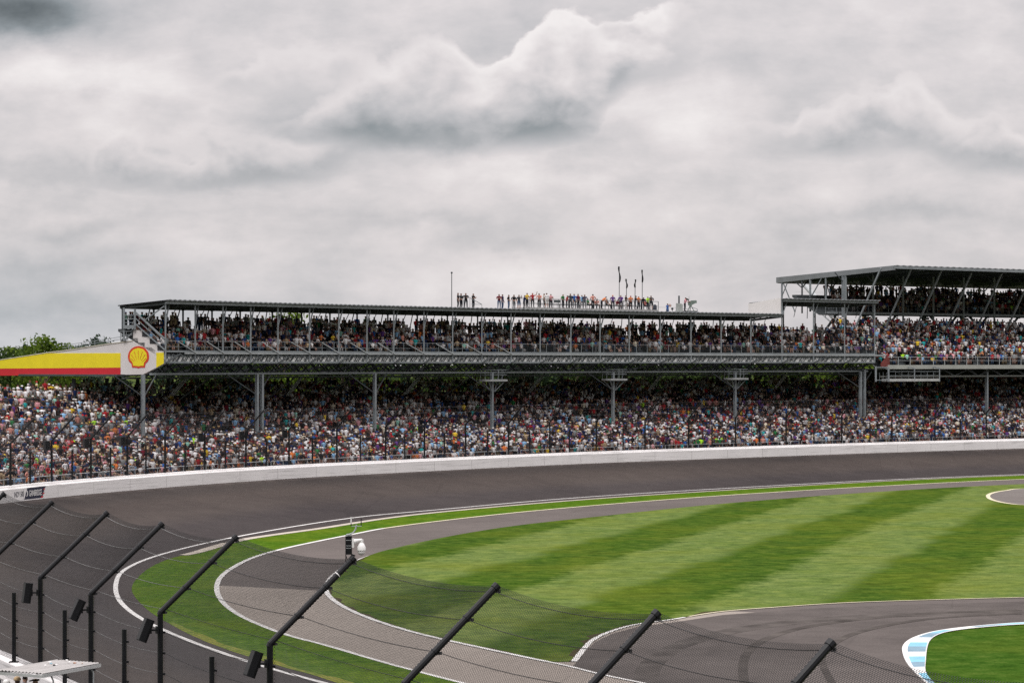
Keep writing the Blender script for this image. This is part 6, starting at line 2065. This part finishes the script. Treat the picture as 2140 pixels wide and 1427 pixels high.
def fcurve(src, pts, ymax=0.8):
    n = nt.nodes.new('ShaderNodeFloatCurve')
    c = n.mapping.curves[0]
    pts = [((x + 600) / 3340.0, y / 1000.0 / ymax) for x, y in pts]
    c.points[0].location = pts[0]; c.points[1].location = pts[-1]
    for p_ in pts[1:-1]: c.points.new(*p_)
    n.mapping.update()
    L(nt, src, n.inputs['Value'])
    return M('MULTIPLY', n.outputs[0], ymax)
UN = M('DIVIDE', M('ADD', M('ADD', U, M('MULTIPLY', fb2, 0.03)), 0.6), 3.34, clamp=True)
def cumulus(tops, bases, crisp, hi, lo, opac, rough_top=0.06, rough_base=0.05, xr=None, core=0.55, fade=(-9, 1, 0)):
    """A heaped cloud: billowing bright crown, grey flat base; its shading runs from the one to the other."""
    t = M('ADD', fcurve(UN, tops), M('MULTIPLY', M('ADD', fb3, M('MULTIPLY', fb2, .45)), -rough_top * 2.6))
    b_ = M('ADD', fcurve(UN, bases), M('MULTIPLY', w2, rough_base * 1.6))
    soft = M('MULTIPLY_ADD', M('DIVIDE', M('SUBTRACT', fade[0], U), fade[1], clamp=True), .022 * (fade[2] > 0), crisp)
    up = M('DIVIDE', M('SUBTRACT', Vv, t), soft, clamp=True)
    dn = M('DIVIDE', M('SUBTRACT', M('ADD', b_, 0.012), Vv), 0.050, clamp=True)
    side = M('MULTIPLY', M('DIVIDE', M('SUBTRACT', M('ADD', U, M('MULTIPLY', fb3, .3)), xr[0] / 1000), .07, clamp=True), M('DIVIDE', M('SUBTRACT', xr[1] / 1000, M('ADD', U, M('MULTIPLY', fb3, .3))), xr[2] / 1000, clamp=True))
    mask = M('MULTIPLY', M('MULTIPLY', M('MULTIPLY', up, dn), side), opac)
    h = M('DIVIDE', M('SUBTRACT', Vv, t), M('MAXIMUM', M('SUBTRACT', b_, t), 0.03), clamp=True)
    h = M('ADD', h, M('ADD', M('MULTIPLY', fb3, 1.35), M('MULTIPLY', fb2, .8)), clamp=True)
    h = M('POWER', M('MAXIMUM', M('MULTIPLY', h, 1.0), 0.0), 1.0 / core * .8)
    dim = M('MULTIPLY', M('DIVIDE', M('SUBTRACT', fade[0], U), fade[1], clamp=True), fade[2])
    hi_ = M('SUBTRACT', hi, dim)
    return mask, M('ADD', M('MULTIPLY', h, M('SUBTRACT', lo, hi_)), hi_)
for args in (
    dict(tops=[(-600, 300), (400, 170), (480, 130), (560, 100), (640, 85), (720, 95), (800, 120), (900, 170), (2740, 300)], bases=[(-600, 220), (400, 200), (560, 205), (700, 215), (900, 210), (2740, 200)], crisp=.028, hi=.80, lo=.50, opac=.85, xr=(430, 900, 90)),
    dict(tops=[(-600, 320), (120, 330), (240, 300), (420, 285), (600, 265), (720, 280), (2740, 300)], bases=[(-600, 380), (150, 385), (300, 395), (500, 392), (640, 380), (760, 350), (2740, 340)], crisp=.030, hi=.76, lo=.36, opac=.92, xr=(130, 860, 160)),
    dict(tops=[(-600, 300), (1560, 260), (1640, 232), (1740, 205), (1820, 195), (1870, 160), (1900, 150), (1950, 190), (2040, 250), (2140, 262), (2740, 260)], bases=[(-600, 300), (1560, 320), (1760, 325), (1900, 310), (2000, 350), (2140, 365), (2740, 360)], crisp=.024, hi=.82, lo=.38, opac=.92, xr=(1560, 2600, 200)),
    dict(tops=[(-600, 250), (560, 230), (660, 190), (740, 150), (800, 108), (860, 78), (925, 70), (975, 105), (1010, 122), (1050, 95), (1100, 50), (1140, 18), (1180, 6), (1225, 22), (1265, 58), (1310, 45), (1350, 14), (1400, -1), (1440, 10), (1468, 60), (1500, 120), (2740, 300)],
         bases=[(-600, 240), (500, 250), (600, 280), (680, 300), (900, 308), (1120, 306), (1230, 285), (1290, 205), (1360, 165), (1480, 150), (2740, 150)], crisp=.013, hi=.91, lo=.36, opac=.94, xr=(480, 1480, 110), core=.60, fade=(1.06, .22, .09))):
    mk, sh = cumulus(**args)
    val = M('ADD', M('MULTIPLY', val, M('SUBTRACT', 1.0, mk)), M('MULTIPLY', sh, mk))
val = M('ADD', val, M('MULTIPLY', blob(.94, .270, .36, .032, U, V2), -.16))
col = ramp(nt, val, [(0.0, (0.10, 0.112, 0.118)), (0.25, (0.26, 0.283, 0.300)), (0.5, (0.482, 0.476, 0.492)), (0.72, (0.695, 0.652, 0.656)), (0.92, (0.875, 0.832, 0.822))])
# low band near the horizon is a little bluer
lowf = M('MULTIPLY', M('DIVIDE', M('SUBTRACT', 0.05, sep.outputs[2]), 0.05, clamp=True), M('DIVIDE', M('SUBTRACT', 1.2, U), 1.6, clamp=True))
col = mixc(nt, M('MULTIPLY', lowf, 0.55), col, (0.50, 0.57, 0.62))
# overcast dome brightens towards the zenith
zen = M('MULTIPLY_ADD', M('DIVIDE', M('SUBTRACT', sep.outputs[2], 0.16), 0.6, clamp=True), 1.7, 1.0)
# unseen low sky behind the viewer dimmed, added to darken rows under the deck
back = M('MULTIPLY', M('DIVIDE', M('MULTIPLY', sep.outputs[1], -1.0), 0.5, clamp=True), M('DIVIDE', M('SUBTRACT', 0.43, sep.outputs[2]), 0.12, clamp=True))
zen = M('MULTIPLY', zen, M('MULTIPLY_ADD', back, -0.84, 1.0))
bg1 = nt.nodes.new('ShaderNodeBackground'); L(nt, col, bg1.inputs['Color'])
L(nt, zen, bg1.inputs['Strength'])
bg2 = nt.nodes.new('ShaderNodeBackground'); L(nt, sky.outputs[0], bg2.inputs['Color']); bg2.inputs['Strength'].default_value = 0.10
mx = nt.nodes.new('ShaderNodeMixShader'); mx.inputs[0].default_value = 0.06
L(nt, bg1.outputs[0], mx.inputs[1]); L(nt, bg2.outputs[0], mx.inputs[2]); L(nt, mx.outputs[0], out.inputs['Surface'])

sun = bpy.data.lights.new('sun', 'SUN'); sun.energy = 1.5; sun.angle = R(14); sun.color = (1.0, 0.975, 0.945)
so = bpy.data.objects.new('sun', sun); COL.objects.link(so)
sdir = Vector((math.sin(R(SUN_AZ)) * math.cos(R(SUN_EL)), math.cos(R(SUN_AZ)) * math.cos(R(SUN_EL)), math.sin(R(SUN_EL))))
so.rotation_euler = sdir.to_track_quat('Z', 'Y').to_euler()
so.location = (0, 0, 80)

vs_ = scene.view_settings
scene.display_settings.display_device = 'sRGB'
vs_.view_transform = 'Standard'; vs_.look = 'None'; vs_.exposure = 0.12; vs_.gamma = 1.0; vs_.use_curve_mapping = False
scene.cycles.max_bounces = 5
scene.cycles.diffuse_bounces = 3
scene.cycles.transparent_max_bounces = 8
scene.cycles.use_denoising = False
for o in bpy.data.objects:
    if '_flat' in o: del o['_flat']
